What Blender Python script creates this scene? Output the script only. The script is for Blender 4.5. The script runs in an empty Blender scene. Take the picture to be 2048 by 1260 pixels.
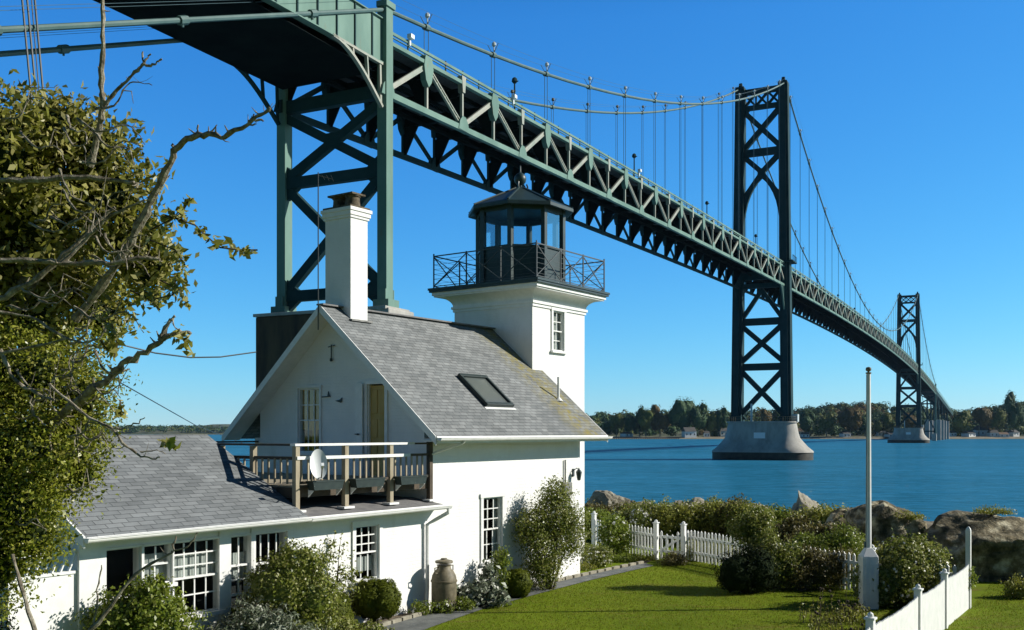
import bpy, math, random
import numpy as np
from math import sin, cos, pi, radians, sqrt
from mathutils import Vector, noise, Matrix

# ------------------------------------------------------------------ camera, sky, sun, exposure
S = bpy.context.scene
FPX = 2000.0                       # focal length in photo pixels (2048 wide)
HC = 5.95                          # eye height above the water
cam = bpy.data.cameras.new('camera'); camo = bpy.data.objects.new('camera', cam)
S.collection.objects.link(camo); S.camera = camo
camo.location = (0, 0, HC); camo.rotation_euler = (radians(90), 0, 0)
cam.sensor_width = 36; cam.lens = FPX * 36 / 2048; cam.shift_y = 234 / 2048
cam.clip_start = 0.1; cam.clip_end = 20000
SUN_EL, SUN_AZ = radians(29), radians(86)          # azimuth from +Y towards +X
W = bpy.data.worlds.new('World'); S.world = W; W.use_nodes = True
wn = W.node_tree; wn.nodes.clear()
sky = wn.nodes.new('ShaderNodeTexSky'); sky.sky_type = 'NISHITA'; sky.sun_disc = False
sky.sun_elevation = SUN_EL; sky.sun_rotation = SUN_AZ; sky.air_density = 1.0; sky.dust_density = 0.0; sky.ozone_density = 5.0
def wnode(t, op=None, v1=None):
    n = wn.nodes.new(t)
    if op: n.operation = op
    if v1 is not None: n.inputs[1].default_value = v1
    return n
sep = wnode('ShaderNodeSeparateColor'); wn.links.new(sky.outputs[0], sep.inputs[0]); cmb = wnode('ShaderNodeCombineColor')
# deep blue, clear autumn air: grade of the sky per channel (power, gain), dimmed towards the zenith to deepen shade
# (the 0.12 below is the reference scale of the grade)
for i, (p, k) in enumerate(((1.41, 0.73), (0.95, 1.0), (0.60, 1.17))):
    m1 = wnode('ShaderNodeMath', 'MULTIPLY', 0.12); m2 = wnode('ShaderNodeMath', 'POWER', p); m3 = wnode('ShaderNodeMath', 'MULTIPLY', k / 0.12)
    wn.links.new(sep.outputs[i], m1.inputs[0]); wn.links.new(m1.outputs[0], m2.inputs[0]); wn.links.new(m2.outputs[0], m3.inputs[0]); wn.links.new(m3.outputs[0], cmb.inputs[i])
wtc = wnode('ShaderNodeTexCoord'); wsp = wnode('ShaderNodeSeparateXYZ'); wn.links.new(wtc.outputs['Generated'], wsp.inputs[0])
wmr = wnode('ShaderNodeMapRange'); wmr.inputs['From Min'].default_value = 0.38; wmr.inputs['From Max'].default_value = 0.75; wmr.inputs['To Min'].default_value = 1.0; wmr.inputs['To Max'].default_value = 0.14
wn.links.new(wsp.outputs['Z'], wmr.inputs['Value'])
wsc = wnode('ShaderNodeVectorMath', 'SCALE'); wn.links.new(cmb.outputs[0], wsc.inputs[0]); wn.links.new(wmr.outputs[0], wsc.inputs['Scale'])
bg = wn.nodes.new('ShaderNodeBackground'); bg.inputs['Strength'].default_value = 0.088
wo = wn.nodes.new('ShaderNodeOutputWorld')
wmy = wnode('ShaderNodeMapRange'); wmy.inputs['From Min'].default_value = -0.5; wmy.inputs['From Max'].default_value = 0.15; wmy.inputs['To Min'].default_value = 0.35; wmy.inputs['To Max'].default_value = 1.0  # sky also dimmed behind the camera to keep shaded faces dark
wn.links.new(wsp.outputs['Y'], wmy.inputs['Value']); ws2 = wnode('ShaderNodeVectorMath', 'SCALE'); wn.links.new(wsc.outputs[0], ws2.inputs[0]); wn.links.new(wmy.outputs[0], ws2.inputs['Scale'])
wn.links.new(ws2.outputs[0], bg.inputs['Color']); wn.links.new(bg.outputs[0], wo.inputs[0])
sd = bpy.data.lights.new('sun', 'SUN'); so = bpy.data.objects.new('sun', sd); S.collection.objects.link(so)
sd.energy = 5.0; sd.angle = radians(0.5); sd.color = (1, 0.95, 0.85)
sdir = Vector((cos(SUN_EL) * sin(SUN_AZ), cos(SUN_EL) * cos(SUN_AZ), sin(SUN_EL)))
so.rotation_euler = sdir.to_track_quat('Z', 'Y').to_euler(); so.location = (30, 0, 40)
S.view_settings.view_transform = 'Standard'; S.view_settings.look = 'None'
S.view_settings.exposure = 0.45; S.view_settings.gamma = 1.0
S.cycles.max_bounces = 6; S.cycles.transparent_max_bounces = 12

# ------------------------------------------------------------------ helpers
rnd = random.Random(7); rng = np.random.default_rng(7)
COL = S.collection
ORG = {}
def V(*a): return Vector(a)
def tag(o, label=None, cat=None, group=None, kind=None):
    if label: o['label'] = label
    if cat: o['category'] = cat
    if group: o['group'] = group
    if kind: o['kind'] = kind
    return o
def empty(name, loc, label, cat, group=None):
    o = bpy.data.objects.new(name, None); COL.objects.link(o); o.location = loc; o.empty_display_size = 0.2
    ORG[o.name] = Vector(loc); return tag(o, label, cat, group)
def link(name, me, mat, parent=None, loc=None):
    o = bpy.data.objects.new(name, me); COL.objects.link(o)
    if mat: me.materials.append(mat)
    if parent is not None:
        o.parent = parent; ORG[o.name] = ORG[parent.name]
    else:
        o.location = loc if loc is not None else (0, 0, 0); ORG[o.name] = Vector(o.location)
    return o
def fast(name, verts, k, mat, parent=None, loc=None, smooth=False):
    """verts: (n*k,3) world coords, each consecutive k make one face"""
    verts = np.asarray(verts, dtype=np.float32).reshape(-1, 3)
    base = ORG[parent.name] if parent is not None else Vector(loc or (0, 0, 0))
    verts = verts - np.array(base[:], dtype=np.float32)
    n = len(verts); m = n // k
    me = bpy.data.meshes.new(name); me.vertices.add(n); me.vertices.foreach_set('co', verts.ravel())
    me.loops.add(n); me.loops.foreach_set('vertex_index', np.arange(n, dtype=np.int32))
    me.polygons.add(m); me.polygons.foreach_set('loop_start', np.arange(0, n, k, dtype=np.int32))
    me.polygons.foreach_set('loop_total', np.full(m, k, dtype=np.int32)); me.update(calc_edges=True)
    return link(name, me, mat, parent, loc)

class MB:
    def __init__(s): s.v = []; s.f = []; s.smooth = False
    def add(s, vs, fs):
        b = len(s.v); s.v += [tuple(v) for v in vs]; s.f += [tuple(b + i for i in f) for f in fs]; return s
    def hexa(s, p):   # 8 points: bottom 4, top 4
        return s.add(p, [(3, 2, 1, 0), (4, 5, 6, 7), (0, 1, 5, 4), (1, 2, 6, 5), (2, 3, 7, 6), (3, 0, 4, 7)])
    def box(s, c, ax, ay, az):  # centre and half axes
        c = Vector(c); ax = Vector(ax); ay = Vector(ay); az = Vector(az)
        return s.hexa([c - ax - ay - az, c + ax - ay - az, c + ax + ay - az, c - ax + ay - az, c - ax - ay + az, c + ax - ay + az, c + ax + ay + az, c - ax + ay + az])
    def beam(s, p, q, w, h, up=(0, 0, 1)):
        p = Vector(p); q = Vector(q); d = (q - p)
        if d.length < 1e-6: return s
        dn = d.normalized(); up = Vector(up)
        sd_ = dn.cross(up)
        if sd_.length < 1e-4: sd_ = dn.cross(Vector((1, 0, 0)))
        sd_.normalize(); u2 = sd_.cross(dn).normalized()
        return s.box((p + q) / 2, d / 2, sd_ * (w / 2), u2 * (h / 2))
    def tube(s, path, r, n=8, cap=True):
        path = [Vector(p) for p in path]; m = len(path)
        rs = r if isinstance(r, (list, tuple)) else [r] * m
        d0 = (path[1] - path[0]).normalized()
        a = d0.cross(Vector((0, 0, 1)));
        if a.length < 1e-3: a = d0.cross(Vector((1, 0, 0)))
        a.normalize(); vs = []; fs = []
        for i, p in enumerate(path):
            d = (path[min(i + 1, m - 1)] - path[max(i - 1, 0)]).normalized()
            a = (a - d * a.dot(d)).normalized(); b = d.cross(a)
            for k in range(n):
                t = 2 * pi * k / n; vs.append(p + (a * cos(t) + b * sin(t)) * rs[i])
        for i in range(m - 1):
            for k in range(n):
                k2 = (k + 1) % n; fs.append((i * n + k, i * n + k2, (i + 1) * n + k2, (i + 1) * n + k))
        if cap: fs.append(tuple(range(n))[::-1]); fs.append(tuple((m - 1) * n + k for k in range(n)))
        return s.add(vs, fs)
    def lathe(s, c, prof, n=20, ph=0.0, sx=1, sy=1):
        c = Vector(c); vs = []; fs = []; m = len(prof)
        for r, z in prof:
            for k in range(n):
                t = ph + 2 * pi * k / n; vs.append(c + Vector((cos(t) * r * sx, sin(t) * r * sy, z)))
        for i in range(m - 1):
            for k in range(n):
                k2 = (k + 1) % n; fs.append((i * n + k, i * n + k2, (i + 1) * n + k2, (i + 1) * n + k))
        fs.append(tuple(range(n))[::-1]); fs.append(tuple((m - 1) * n + k for k in range(n)))
        return s.add(vs, fs)
    def prism(s, poly, ext):
        n = len(poly); ext = Vector(ext); poly = [Vector(p) for p in poly]
        vs = poly + [p + ext for p in poly]
        return s.add(vs, [tuple(range(n))[::-1], tuple(range(n, 2 * n))] + [(i, (i + 1) % n, n + (i + 1) % n, n + i) for i in range(n)])
    def build(s, name, mat, parent=None, loc=None, bevel=0, smooth=False):
        me = bpy.data.meshes.new(name)
        base = ORG[parent.name] if parent is not None else Vector(loc or (0, 0, 0))
        me.from_pydata([(v[0] - base[0], v[1] - base[1], v[2] - base[2]) for v in s.v], [], s.f); me.update()
        import bmesh
        bm = bmesh.new(); bm.from_mesh(me); bmesh.ops.recalc_face_normals(bm, faces=bm.faces)
        if smooth:
            for f in bm.faces: f.smooth = True
        bm.to_mesh(me); bm.free()
        if smooth: me.set_sharp_from_angle(angle=radians(40))
        o = link(name, me, mat, parent, loc)
        if bevel:
            b = o.modifiers.new('bevel', 'BEVEL'); b.width = bevel; b.segments = 2; b.limit_method = 'ANGLE'
        return o

class Many:
    """repeats of one part: up to 100 as objects, the rest as one"""
    def __init__(s): s.items = []
    def new(s): s.items.append(MB()); return s.items[-1]
    def build(s, name, mt, parent, limit=100, **kw):
        for m_ in s.items[:limit]: m_.build(name, mt, parent, **kw)
        if len(s.items) > limit:
            r = MB()
            for m_ in s.items[limit:]: r.add(m_.v, m_.f)
            o = r.build(name, mt, parent, **kw); o['kind'] = 'stuff'
# ------------------------------------------------------------------ materials
def mat(name, color, rough=0.7, metal=0.0, spec=0.5):
    m = bpy.data.materials.new(name); m.use_nodes = True
    b = m.node_tree.nodes['Principled BSDF']; b.inputs['Base Color'].default_value = (*color, 1)
    b.inputs['Roughness'].default_value = rough; b.inputs['Metallic'].default_value = metal
    b.inputs['Specular IOR Level'].default_value = spec
    return m
def nd(m, t, **kw):
    n = m.node_tree.nodes.new(t)
    for k, v in kw.items():
        if k in n.inputs.keys(): n.inputs[k].default_value = v
        else: setattr(n, k, v)
    return n
def lk(m, a, b): m.node_tree.links.new(a, b)
def BS(m): return m.node_tree.nodes['Principled BSDF']
ALB = 0.76
def dk(c): return tuple(x * ALB for x in c)
def noisy(name, c1, c2, scale=3.0, rough=0.7, bump=0.0, bscale=None, detail=6, spec=0.4, stretch=(1, 1, 1), c3=None, dist=0.02):
    if max(c2) < 0.7: c1, c2 = dk(c1), dk(c2); c3 = dk(c3) if c3 else None
    m = mat(name, c1, rough, spec=spec)
    tc = nd(m, 'ShaderNodeTexCoord'); mp = nd(m, 'ShaderNodeMapping'); mp.inputs['Scale'].default_value = stretch
    lk(m, tc.outputs['Object'], mp.inputs[0])
    n = nd(m, 'ShaderNodeTexNoise', Scale=scale, Detail=detail, Roughness=0.65); lk(m, mp.outputs[0], n.inputs['Vector'])
    r = nd(m, 'ShaderNodeValToRGB'); lk(m, n.outputs['Fac'], r.inputs[0])
    e = r.color_ramp.elements; e[0].position = 0.36; e[0].color = (*c1, 1); e[1].position = 0.66; e[1].color = (*c2, 1)
    if c3: x = e.new(0.5); x.color = (*c3, 1)
    lk(m, r.outputs[0], BS(m).inputs['Base Color'])
    if bump:
        n2 = nd(m, 'ShaderNodeTexNoise', Scale=bscale or scale * 4, Detail=8, Roughness=0.6); lk(m, mp.outputs[0], n2.inputs['Vector'])
        b = nd(m, 'ShaderNodeBump', Strength=bump, Distance=dist); lk(m, n2.outputs['Fac'], b.inputs['Height']); lk(m, b.outputs[0], BS(m).inputs['Normal'])
    return m
def leafmat(name, cols, rough=0.45, trans=0.25, spec=0.4):
    if max(cols[-1]) < 0.7: cols = [dk(c) for c in cols]
    m = mat(name, cols[0], rough, spec=spec)
    g = nd(m, 'ShaderNodeNewGeometry'); r = nd(m, 'ShaderNodeValToRGB'); r.color_ramp.interpolation = 'LINEAR'
    lk(m, g.outputs['Random Per Island'], r.inputs[0]); e = r.color_ramp.elements
    e[0].color = (*cols[0], 1); e[1].color = (*cols[-1], 1)
    for i in range(1, len(cols) - 1): x = e.new(i / (len(cols) - 1)); x.color = (*cols[i], 1)
    lk(m, r.outputs[0], BS(m).inputs['Base Color'])
    if trans:
        t = nd(m, 'ShaderNodeBsdfTranslucent'); mx = nd(m, 'ShaderNodeMixShader'); mx.inputs[0].default_value = trans
        lk(m, r.outputs[0], t.inputs[0]); lk(m, BS(m).outputs[0], mx.inputs[1]); lk(m, t.outputs[0], mx.inputs[2])
        lk(m, mx.outputs[0], m.node_tree.nodes['Material Output'].inputs[0])
    return m
def glassmat(name, tint=(0.9, 0.95, 0.95), refl=0.15, rough=0.03):
    m = mat(name, (1, 1, 1)); nt = m.node_tree
    t = nd(m, 'ShaderNodeBsdfTransparent'); t.inputs[0].default_value = (*tint, 1)
    g = nd(m, 'ShaderNodeBsdfGlossy'); g.inputs['Roughness'].default_value = rough
    mx = nd(m, 'ShaderNodeMixShader'); fr = nd(m, 'ShaderNodeLayerWeight', Blend=0.25)
    ma = nd(m, 'ShaderNodeMath'); ma.operation = 'ADD'; ma.inputs[1].default_value = refl; lk(m, fr.outputs['Fresnel'], ma.inputs[0])
    mh = nd(m, 'ShaderNodeMath'); mh.operation = 'MULTIPLY'; mh.inputs[1].default_value = 0.45; lk(m, ma.outputs[0], mh.inputs[0])
    lk(m, mh.outputs[0], mx.inputs[0]); lk(m, t.outputs[0], mx.inputs[1]); lk(m, g.outputs[0], mx.inputs[2])
    lk(m, mx.outputs[0], nt.nodes['Material Output'].inputs[0]); return m

M = {}
M['white'] = noisy('white painted masonry', (0.70, 0.70, 0.68), (0.77, 0.77, 0.75), 1.3, 0.75, 0.25, 30)
M['trim'] = noisy('white painted trim', (0.66, 0.67, 0.65), (0.76, 0.76, 0.74), 5, 0.5, 0.05, 40)
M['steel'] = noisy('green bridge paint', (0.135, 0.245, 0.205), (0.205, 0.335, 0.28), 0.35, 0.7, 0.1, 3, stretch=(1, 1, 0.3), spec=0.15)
M['steel_sunlit'] = noisy('sunlit pale green bridge paint', (0.27, 0.33, 0.27), (0.43, 0.42, 0.35), 0.8, 0.6)  # sun highlights put into a paler colour for the near web members
M['steel_shaded'] = noisy('shade-darkened bridge paint', (0.017, 0.052, 0.058), (0.032, 0.075, 0.082), 0.3, 0.75, spec=0.08)  # bridge green darkened to carry the shade on towers, bracing and far members
M['soffit'] = noisy('shade-darkened steel under the deck', (0.005, 0.009, 0.009), (0.012, 0.018, 0.017), 0.4, 0.9, spec=0.03)  # steel colour taken near black to stand in for shade below the floor
M['asphalt'] = noisy('asphalt', (0.05, 0.05, 0.05), (0.07, 0.07, 0.07), 2, 0.9)
M['concrete'] = noisy('weathered concrete', (0.36, 0.355, 0.325), (0.54, 0.525, 0.475), 0.5, 0.85, 0.3, 2, stretch=(1, 1, 0.35), c3=(0.46, 0.445, 0.40), dist=0.05)
M['concrete_dark'] = noisy('tide stained concrete', (0.03, 0.032, 0.025), (0.07, 0.066, 0.05), 0.8, 0.7)
M['concrete_brown'] = noisy('rust stained concrete', (0.045, 0.03, 0.018), (0.15, 0.095, 0.045), 0.7, 0.85, 0.2, 4, stretch=(1, 1, 0.2))
M['dkgreen'] = noisy('dark green iron paint', (0.016, 0.038, 0.04), (0.028, 0.06, 0.06), 4, 0.45)
M['iron'] = mat('black iron', (0.03, 0.04, 0.042), 0.5)
M['soot'] = noisy('sooty chimney clay', (0.05, 0.04, 0.03), (0.2, 0.16, 0.1), 8, 0.9)
M['wood'] = noisy('weathered pale timber', (0.30, 0.25, 0.17), (0.48, 0.42, 0.30), 4, 0.8, 0.2, 30, stretch=(1, 1, 0.3))
M['wood_dark'] = noisy('dark stained timber', (0.06, 0.045, 0.03), (0.12, 0.09, 0.06), 4, 0.8)
M['door'] = noisy('honey stained door wood', (0.52, 0.33, 0.08), (0.66, 0.45, 0.14), 3, 0.55, stretch=(1, 1, 0.3))
M['black'] = mat('dark room interior', (0.012, 0.013, 0.014), 0.9)
M['glass'] = glassmat('window glass', (0.8, 0.85, 0.85), 0.0)
M['lglass'] = glassmat('lantern glass', (0.75, 0.85, 0.88), 0.06)
M['curtain'] = noisy('pale curtain cloth', (0.45, 0.45, 0.42), (0.6, 0.6, 0.56), 6, 0.9)
M['blind'] = noisy('tan window blind', (0.55, 0.33, 0.06), (0.66, 0.43, 0.10), 6, 0.9)
M['dish'] = mat('white satellite dish enamel', (0.72, 0.75, 0.76), 0.4)
M['planter'] = noisy('dark green planter plastic', (0.015, 0.03, 0.03), (0.03, 0.05, 0.045), 6, 0.5)
M['grey_metal'] = noisy('weathered grey metal', (0.14, 0.14, 0.13), (0.32, 0.32, 0.30), 6, 0.6)
M['can'] = noisy('weathered pewter can', (0.11, 0.095, 0.055), (0.26, 0.22, 0.14), 6, 0.6, 0.1, 20)
M['rock'] = noisy('lichened granite', (0.12, 0.105, 0.075), (0.46, 0.43, 0.36), 1.6, 0.9, 0.7, 5, c3=(0.30, 0.275, 0.21), dist=0.08)
M['rock_brown'] = noisy('brown weathered rock', (0.04, 0.038, 0.014), (0.66, 0.61, 0.43), 2.2, 0.9, 1.0, 7, c3=(0.20, 0.165, 0.09), dist=0.1)
M['bark'] = noisy('lichened grey bark', (0.12, 0.10, 0.07), (0.50, 0.46, 0.36), 22, 0.9, 0.9, 50, c3=(0.27, 0.235, 0.17), dist=0.01)
M['twig'] = noisy('thin brown twigs', (0.05, 0.035, 0.02), (0.13, 0.10, 0.07), 12, 0.9)
M['soil'] = noisy('garden soil', (0.05, 0.035, 0.02), (0.13, 0.10, 0.06), 6, 0.95, 0.8, 20)
M['path'] = noisy('grey paved path', (0.10, 0.11, 0.11), (0.20, 0.21, 0.20), 3, 0.85, 0.4, 30)
M['kerb'] = noisy('pale edging stone', (0.25, 0.23, 0.17), (0.42, 0.39, 0.30), 6, 0.9, 0.4, 20)
M['cable'] = noisy('pale green cable wrap', (0.06, 0.13, 0.125), (0.10, 0.18, 0.17), 0.6, 0.55)
M['rope'] = noisy('steel suspender rope', (0.09, 0.16, 0.19), (0.13, 0.21, 0.23), 1, 0.5)
M['lampglass'] = mat('milky lamp glass', (0.5, 0.55, 0.55), 0.3)
M['house_roof'] = noisy('distant dark roof', (0.08, 0.08, 0.08), (0.13, 0.12, 0.11), 0.3, 0.9)
M['redroof'] = noisy('distant brown roof', (0.15, 0.10, 0.07), (0.2, 0.13, 0.09), 0.3, 0.9)
M['sand'] = noisy('shore sand and shingle', (0.15, 0.14, 0.09), (0.27, 0.24, 0.17), 0.1, 0.9)

def painted_brick(m):
    nt = m.node_tree; tc = [x for x in nt.nodes if x.type == 'TEX_COORD'][0]; bp_ = [x for x in nt.nodes if x.type == 'BUMP'][0]
    a = nd(m, 'ShaderNodeVectorMath'); a.operation = 'DOT_PRODUCT'; a.inputs[1].default_value = (sin(radians(35.5)) - cos(radians(35.5)), sin(radians(35.5)) + cos(radians(35.5)), 0); lk(m, tc.outputs['Object'], a.inputs[0])
    sp = nd(m, 'ShaderNodeSeparateXYZ'); lk(m, tc.outputs['Object'], sp.inputs[0]); cb = nd(m, 'ShaderNodeCombineXYZ'); lk(m, a.outputs['Value'], cb.inputs['X']); lk(m, sp.outputs['Z'], cb.inputs['Y'])
    br = nd(m, 'ShaderNodeTexBrick', Scale=1.0); br.inputs['Mortar Size'].default_value = 0.008; br.inputs['Mortar Smooth'].default_value = 0.6; br.inputs['Brick Width'].default_value = 0.21; br.inputs['Row Height'].default_value = 0.075; lk(m, cb.outputs[0], br.inputs['Vector'])
    b = nd(m, 'ShaderNodeBump', Strength=0.35, Distance=0.01); b.invert = True; lk(m, br.outputs['Fac'], b.inputs['Height']); lk(m, bp_.outputs[0], b.inputs['Normal']); lk(m, b.outputs[0], BS(m).inputs['Normal'])
def stains(m, color, lo, hi, scale, stretch=(1, 1, 0.25), amount=1.0):
    nt = m.node_tree; tc = [x for x in nt.nodes if x.type == 'TEX_COORD'][0]; mp = nd(m, 'ShaderNodeMapping'); mp.inputs['Scale'].default_value = stretch; lk(m, tc.outputs['Object'], mp.inputs[0])
    n = nd(m, 'ShaderNodeTexNoise', Scale=scale, Detail=8, Roughness=0.7); lk(m, mp.outputs[0], n.inputs['Vector'])
    r = nd(m, 'ShaderNodeMapRange'); r.inputs['From Min'].default_value = lo; r.inputs['From Max'].default_value = hi; r.inputs['To Max'].default_value = amount; lk(m, n.outputs['Fac'], r.inputs['Value'])
    mx = nd(m, 'ShaderNodeMix'); mx.data_type = 'RGBA'; mx.inputs['B'].default_value = (*color, 1); old = BS(m).inputs['Base Color'].links[0].from_socket
    lk(m, r.outputs[0], mx.inputs['Factor']); lk(m, old, mx.inputs['A']); lk(m, mx.outputs['Result'], BS(m).inputs['Base Color'])
painted_brick(M['white']); stains(M['white'], (0.52, 0.51, 0.46), 0.56, 0.80, 1.6, amount=.6)
stains(M['steel'], (0.20, 0.11, 0.06), 0.60, 0.74, 0.9, amount=.7); stains(M['steel_shaded'], (0.06, 0.045, 0.03), 0.60, 0.75, 0.7, amount=.6); stains(M['concrete'], (0.22, 0.21, 0.18), 0.5, 0.75, 0.8, (1, 1, .15), .8)
stains(M['steel_sunlit'], (0.24, 0.15, 0.10), 0.58, 0.72, 1.4, amount=.6)
# shingle roof material: rows follow the slope, yellow lichen band beside the tower
E1 = Vector((sin(radians(35.5)), cos(radians(35.5)), 0)); E2 = Vector((-E1.y, E1.x, 0))
def shingles(name, zk, c1, c2, lichen=None, rowh=0.11, bw=0.25):
    c1, c2 = dk(c1), dk(c2); m = mat(name, c1, 0.9, spec=0.2)
    g = nd(m, 'ShaderNodeTexCoord')
    d = nd(m, 'ShaderNodeVectorMath'); d.operation = 'DOT_PRODUCT'; d.inputs[1].default_value = E1; lk(m, g.outputs['Object'], d.inputs[0])
    sp = nd(m, 'ShaderNodeSeparateXYZ'); lk(m, g.outputs['Object'], sp.inputs[0])
    mu = nd(m, 'ShaderNodeMath'); mu.operation = 'MULTIPLY'; mu.inputs[1].default_value = zk; lk(m, sp.outputs['Z'], mu.inputs[0])
    cb = nd(m, 'ShaderNodeCombineXYZ'); lk(m, d.outputs['Value'], cb.inputs['X']); lk(m, mu.outputs[0], cb.inputs['Y'])
    br = nd(m, 'ShaderNodeTexBrick', Scale=1.0); br.inputs['Mortar Size'].default_value = 0.006; br.inputs['Mortar Smooth'].default_value = 0.2
    br.inputs['Brick Width'].default_value = bw; br.inputs['Row Height'].default_value = rowh
    br.inputs['Color1'].default_value = (*c1, 1); br.inputs['Color2'].default_value = (*c2, 1); br.inputs['Mortar'].default_value = tuple(x * 0.35 for x in c1) + (1,)
    br.inputs['Bias'].default_value = 0.0; lk(m, cb.outputs[0], br.inputs['Vector'])
    n = nd(m, 'ShaderNodeTexNoise', Scale=1.3, Detail=7, Roughness=0.7); lk(m, g.outputs['Object'], n.inputs['Vector'])
    mr = nd(m, 'ShaderNodeMapRange'); mr.inputs['To Min'].default_value = 0.78; mr.inputs['To Max'].default_value = 1.2; mr.inputs['From Min'].default_value = 0.3; mr.inputs['From Max'].default_value = 0.7
    lk(m, n.outputs['Fac'], mr.inputs['Value'])
    mx = nd(m, 'ShaderNodeVectorMath'); mx.operation = 'SCALE'; lk(m, br.outputs['Color'], mx.inputs[0]); lk(m, mr.outputs[0], mx.inputs['Scale'])
    col = mx.outputs[0]
    # gravel speckle
    if lichen is not None:
        l0, wd = lichen
        s1 = nd(m, 'ShaderNodeMath'); s1.operation = 'SUBTRACT'; s1.inputs[1].default_value = l0; lk(m, d.outputs['Value'], s1.inputs[0])
        s2 = nd(m, 'ShaderNodeMath'); s2.operation = 'ABSOLUTE'; lk(m, s1.outputs[0], s2.inputs[0])
        s3 = nd(m, 'ShaderNodeMapRange'); s3.inputs['From Min'].default_value = wd; s3.inputs['From Max'].default_value = 0.05; lk(m, s2.outputs[0], s3.inputs['Value'])
        n3 = nd(m, 'ShaderNodeTexNoise', Scale=5.0, Detail=6, Roughness=0.75); lk(m, g.outputs['Object'], n3.inputs['Vector'])
        s4 = nd(m, 'ShaderNodeMapRange'); s4.inputs['From Min'].default_value = 0.42; s4.inputs['From Max'].default_value = 0.62; lk(m, n3.outputs['Fac'], s4.inputs['Value'])
        s5 = nd(m, 'ShaderNodeMath'); s5.operation = 'MULTIPLY'; lk(m, s3.outputs[0], s5.inputs[0]); lk(m, s4.outputs[0], s5.inputs[1])
        mc = nd(m, 'ShaderNodeMix'); mc.data_type = 'RGBA'; mc.inputs['B'].default_value = (0.24, 0.20, 0.045, 1)
        lk(m, s5.outputs[0], mc.inputs['Factor']); lk(m, col, mc.inputs['A']); col = mc.outputs['Result']
    lk(m, col, BS(m).inputs['Base Color'])
    sub = nd(m, 'ShaderNodeMath'); sub.operation = 'MODULO'; sub.inputs[1].default_value = rowh
    ad = nd(m, 'ShaderNodeMath'); ad.operation = 'ADD'; ad.inputs[1].default_value = 100 * rowh; lk(m, mu.outputs[0], ad.inputs[0]); lk(m, ad.outputs[0], sub.inputs[0])
    dv = nd(m, 'ShaderNodeMath'); dv.operation = 'DIVIDE'; dv.inputs[1].default_value = -rowh; lk(m, sub.outputs[0], dv.inputs[0])
    n2 = nd(m, 'ShaderNodeTexNoise', Scale=90.0, Detail=3); lk(m, g.outputs['Object'], n2.inputs['Vector'])
    a2 = nd(m, 'ShaderNodeMath'); a2.operation = 'MULTIPLY_ADD'; a2.inputs[1].default_value = 0.35; lk(m, n2.outputs['Fac'], a2.inputs[0]); lk(m, dv.outputs[0], a2.inputs[2])
    a3 = nd(m, 'ShaderNodeMath'); a3.operation = 'SUBTRACT'; lk(m, a2.outputs[0], a3.inputs[0]); lk(m, br.outputs['Fac'], a3.inputs[1])
    b = nd(m, 'ShaderNodeBump', Strength=0.7, Distance=0.012); lk(m, a3.outputs[0], b.inputs['Height']); lk(m, b.outputs[0], BS(m).inputs['Normal'])
    return m

# leaves
M['lf_tree'] = leafmat('olive tree leaves', [(0.15, 0.16, 0.022), (0.30, 0.31, 0.045), (0.44, 0.42, 0.10), (0.60, 0.55, 0.25)], 0.42, 0.45)
M['lf_ivy'] = leafmat('small hedge leaves', [(0.11, 0.14, 0.014), (0.23, 0.27, 0.025), (0.36, 0.39, 0.04), (0.50, 0.48, 0.12)], 0.34, 0.4)
M['lf_box'] = leafmat('boxwood leaves', [(0.09, 0.12, 0.008), (0.13, 0.165, 0.012), (0.18, 0.20, 0.018)], 0.6, 0.3, 0.15)
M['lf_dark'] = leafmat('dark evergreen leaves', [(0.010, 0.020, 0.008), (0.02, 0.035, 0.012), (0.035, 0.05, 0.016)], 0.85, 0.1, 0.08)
M['lf_rose'] = leafmat('rose bush leaves', [(0.11, 0.15, 0.018), (0.21, 0.26, 0.03), (0.31, 0.34, 0.06), (0.45, 0.44, 0.18)], 0.4, 0.35)
M['lf_lime'] = leafmat('yellow green leaves', [(0.14, 0.20, 0.015), (0.22, 0.29, 0.03), (0.33, 0.37, 0.07)], 0.4, 0.4)
M['lf_grey'] = leafmat('silvery garden leaves', [(0.10, 0.13, 0.07), (0.20, 0.24, 0.15), (0.36, 0.38, 0.30)], 0.45, 0.15)
M['lf_hedge'] = leafmat('sea hedge leaves', [(0.15, 0.16, 0.02), (0.27, 0.28, 0.04), (0.40, 0.39, 0.07), (0.25, 0.31, 0.04)], 0.5, 0.35)
M['lf_moss'] = leafmat('brown hedge leaves', [(0.09, 0.08, 0.018), (0.16, 0.14, 0.035), (0.24, 0.21, 0.06)], 0.55, 0.3)
M['flower'] = leafmat('white petals', [(0.55, 0.55, 0.48), (0.75, 0.75, 0.70)], 0.6, 0.2)
M['far_green'] = leafmat('far green woods', [(0.028, 0.07, 0.028), (0.045, 0.10, 0.032), (0.075, 0.13, 0.04)], 0.7, 0.1, 0.2)
M['far_olive'] = leafmat('far olive woods', [(0.08, 0.11, 0.022), (0.13, 0.16, 0.03), (0.20, 0.20, 0.045)], 0.7, 0.1, 0.2)
M['far_rust'] = leafmat('far rusty woods', [(0.09, 0.065, 0.018), (0.14, 0.095, 0.025), (0.18, 0.13, 0.035)], 0.7, 0.1, 0.2)

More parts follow.
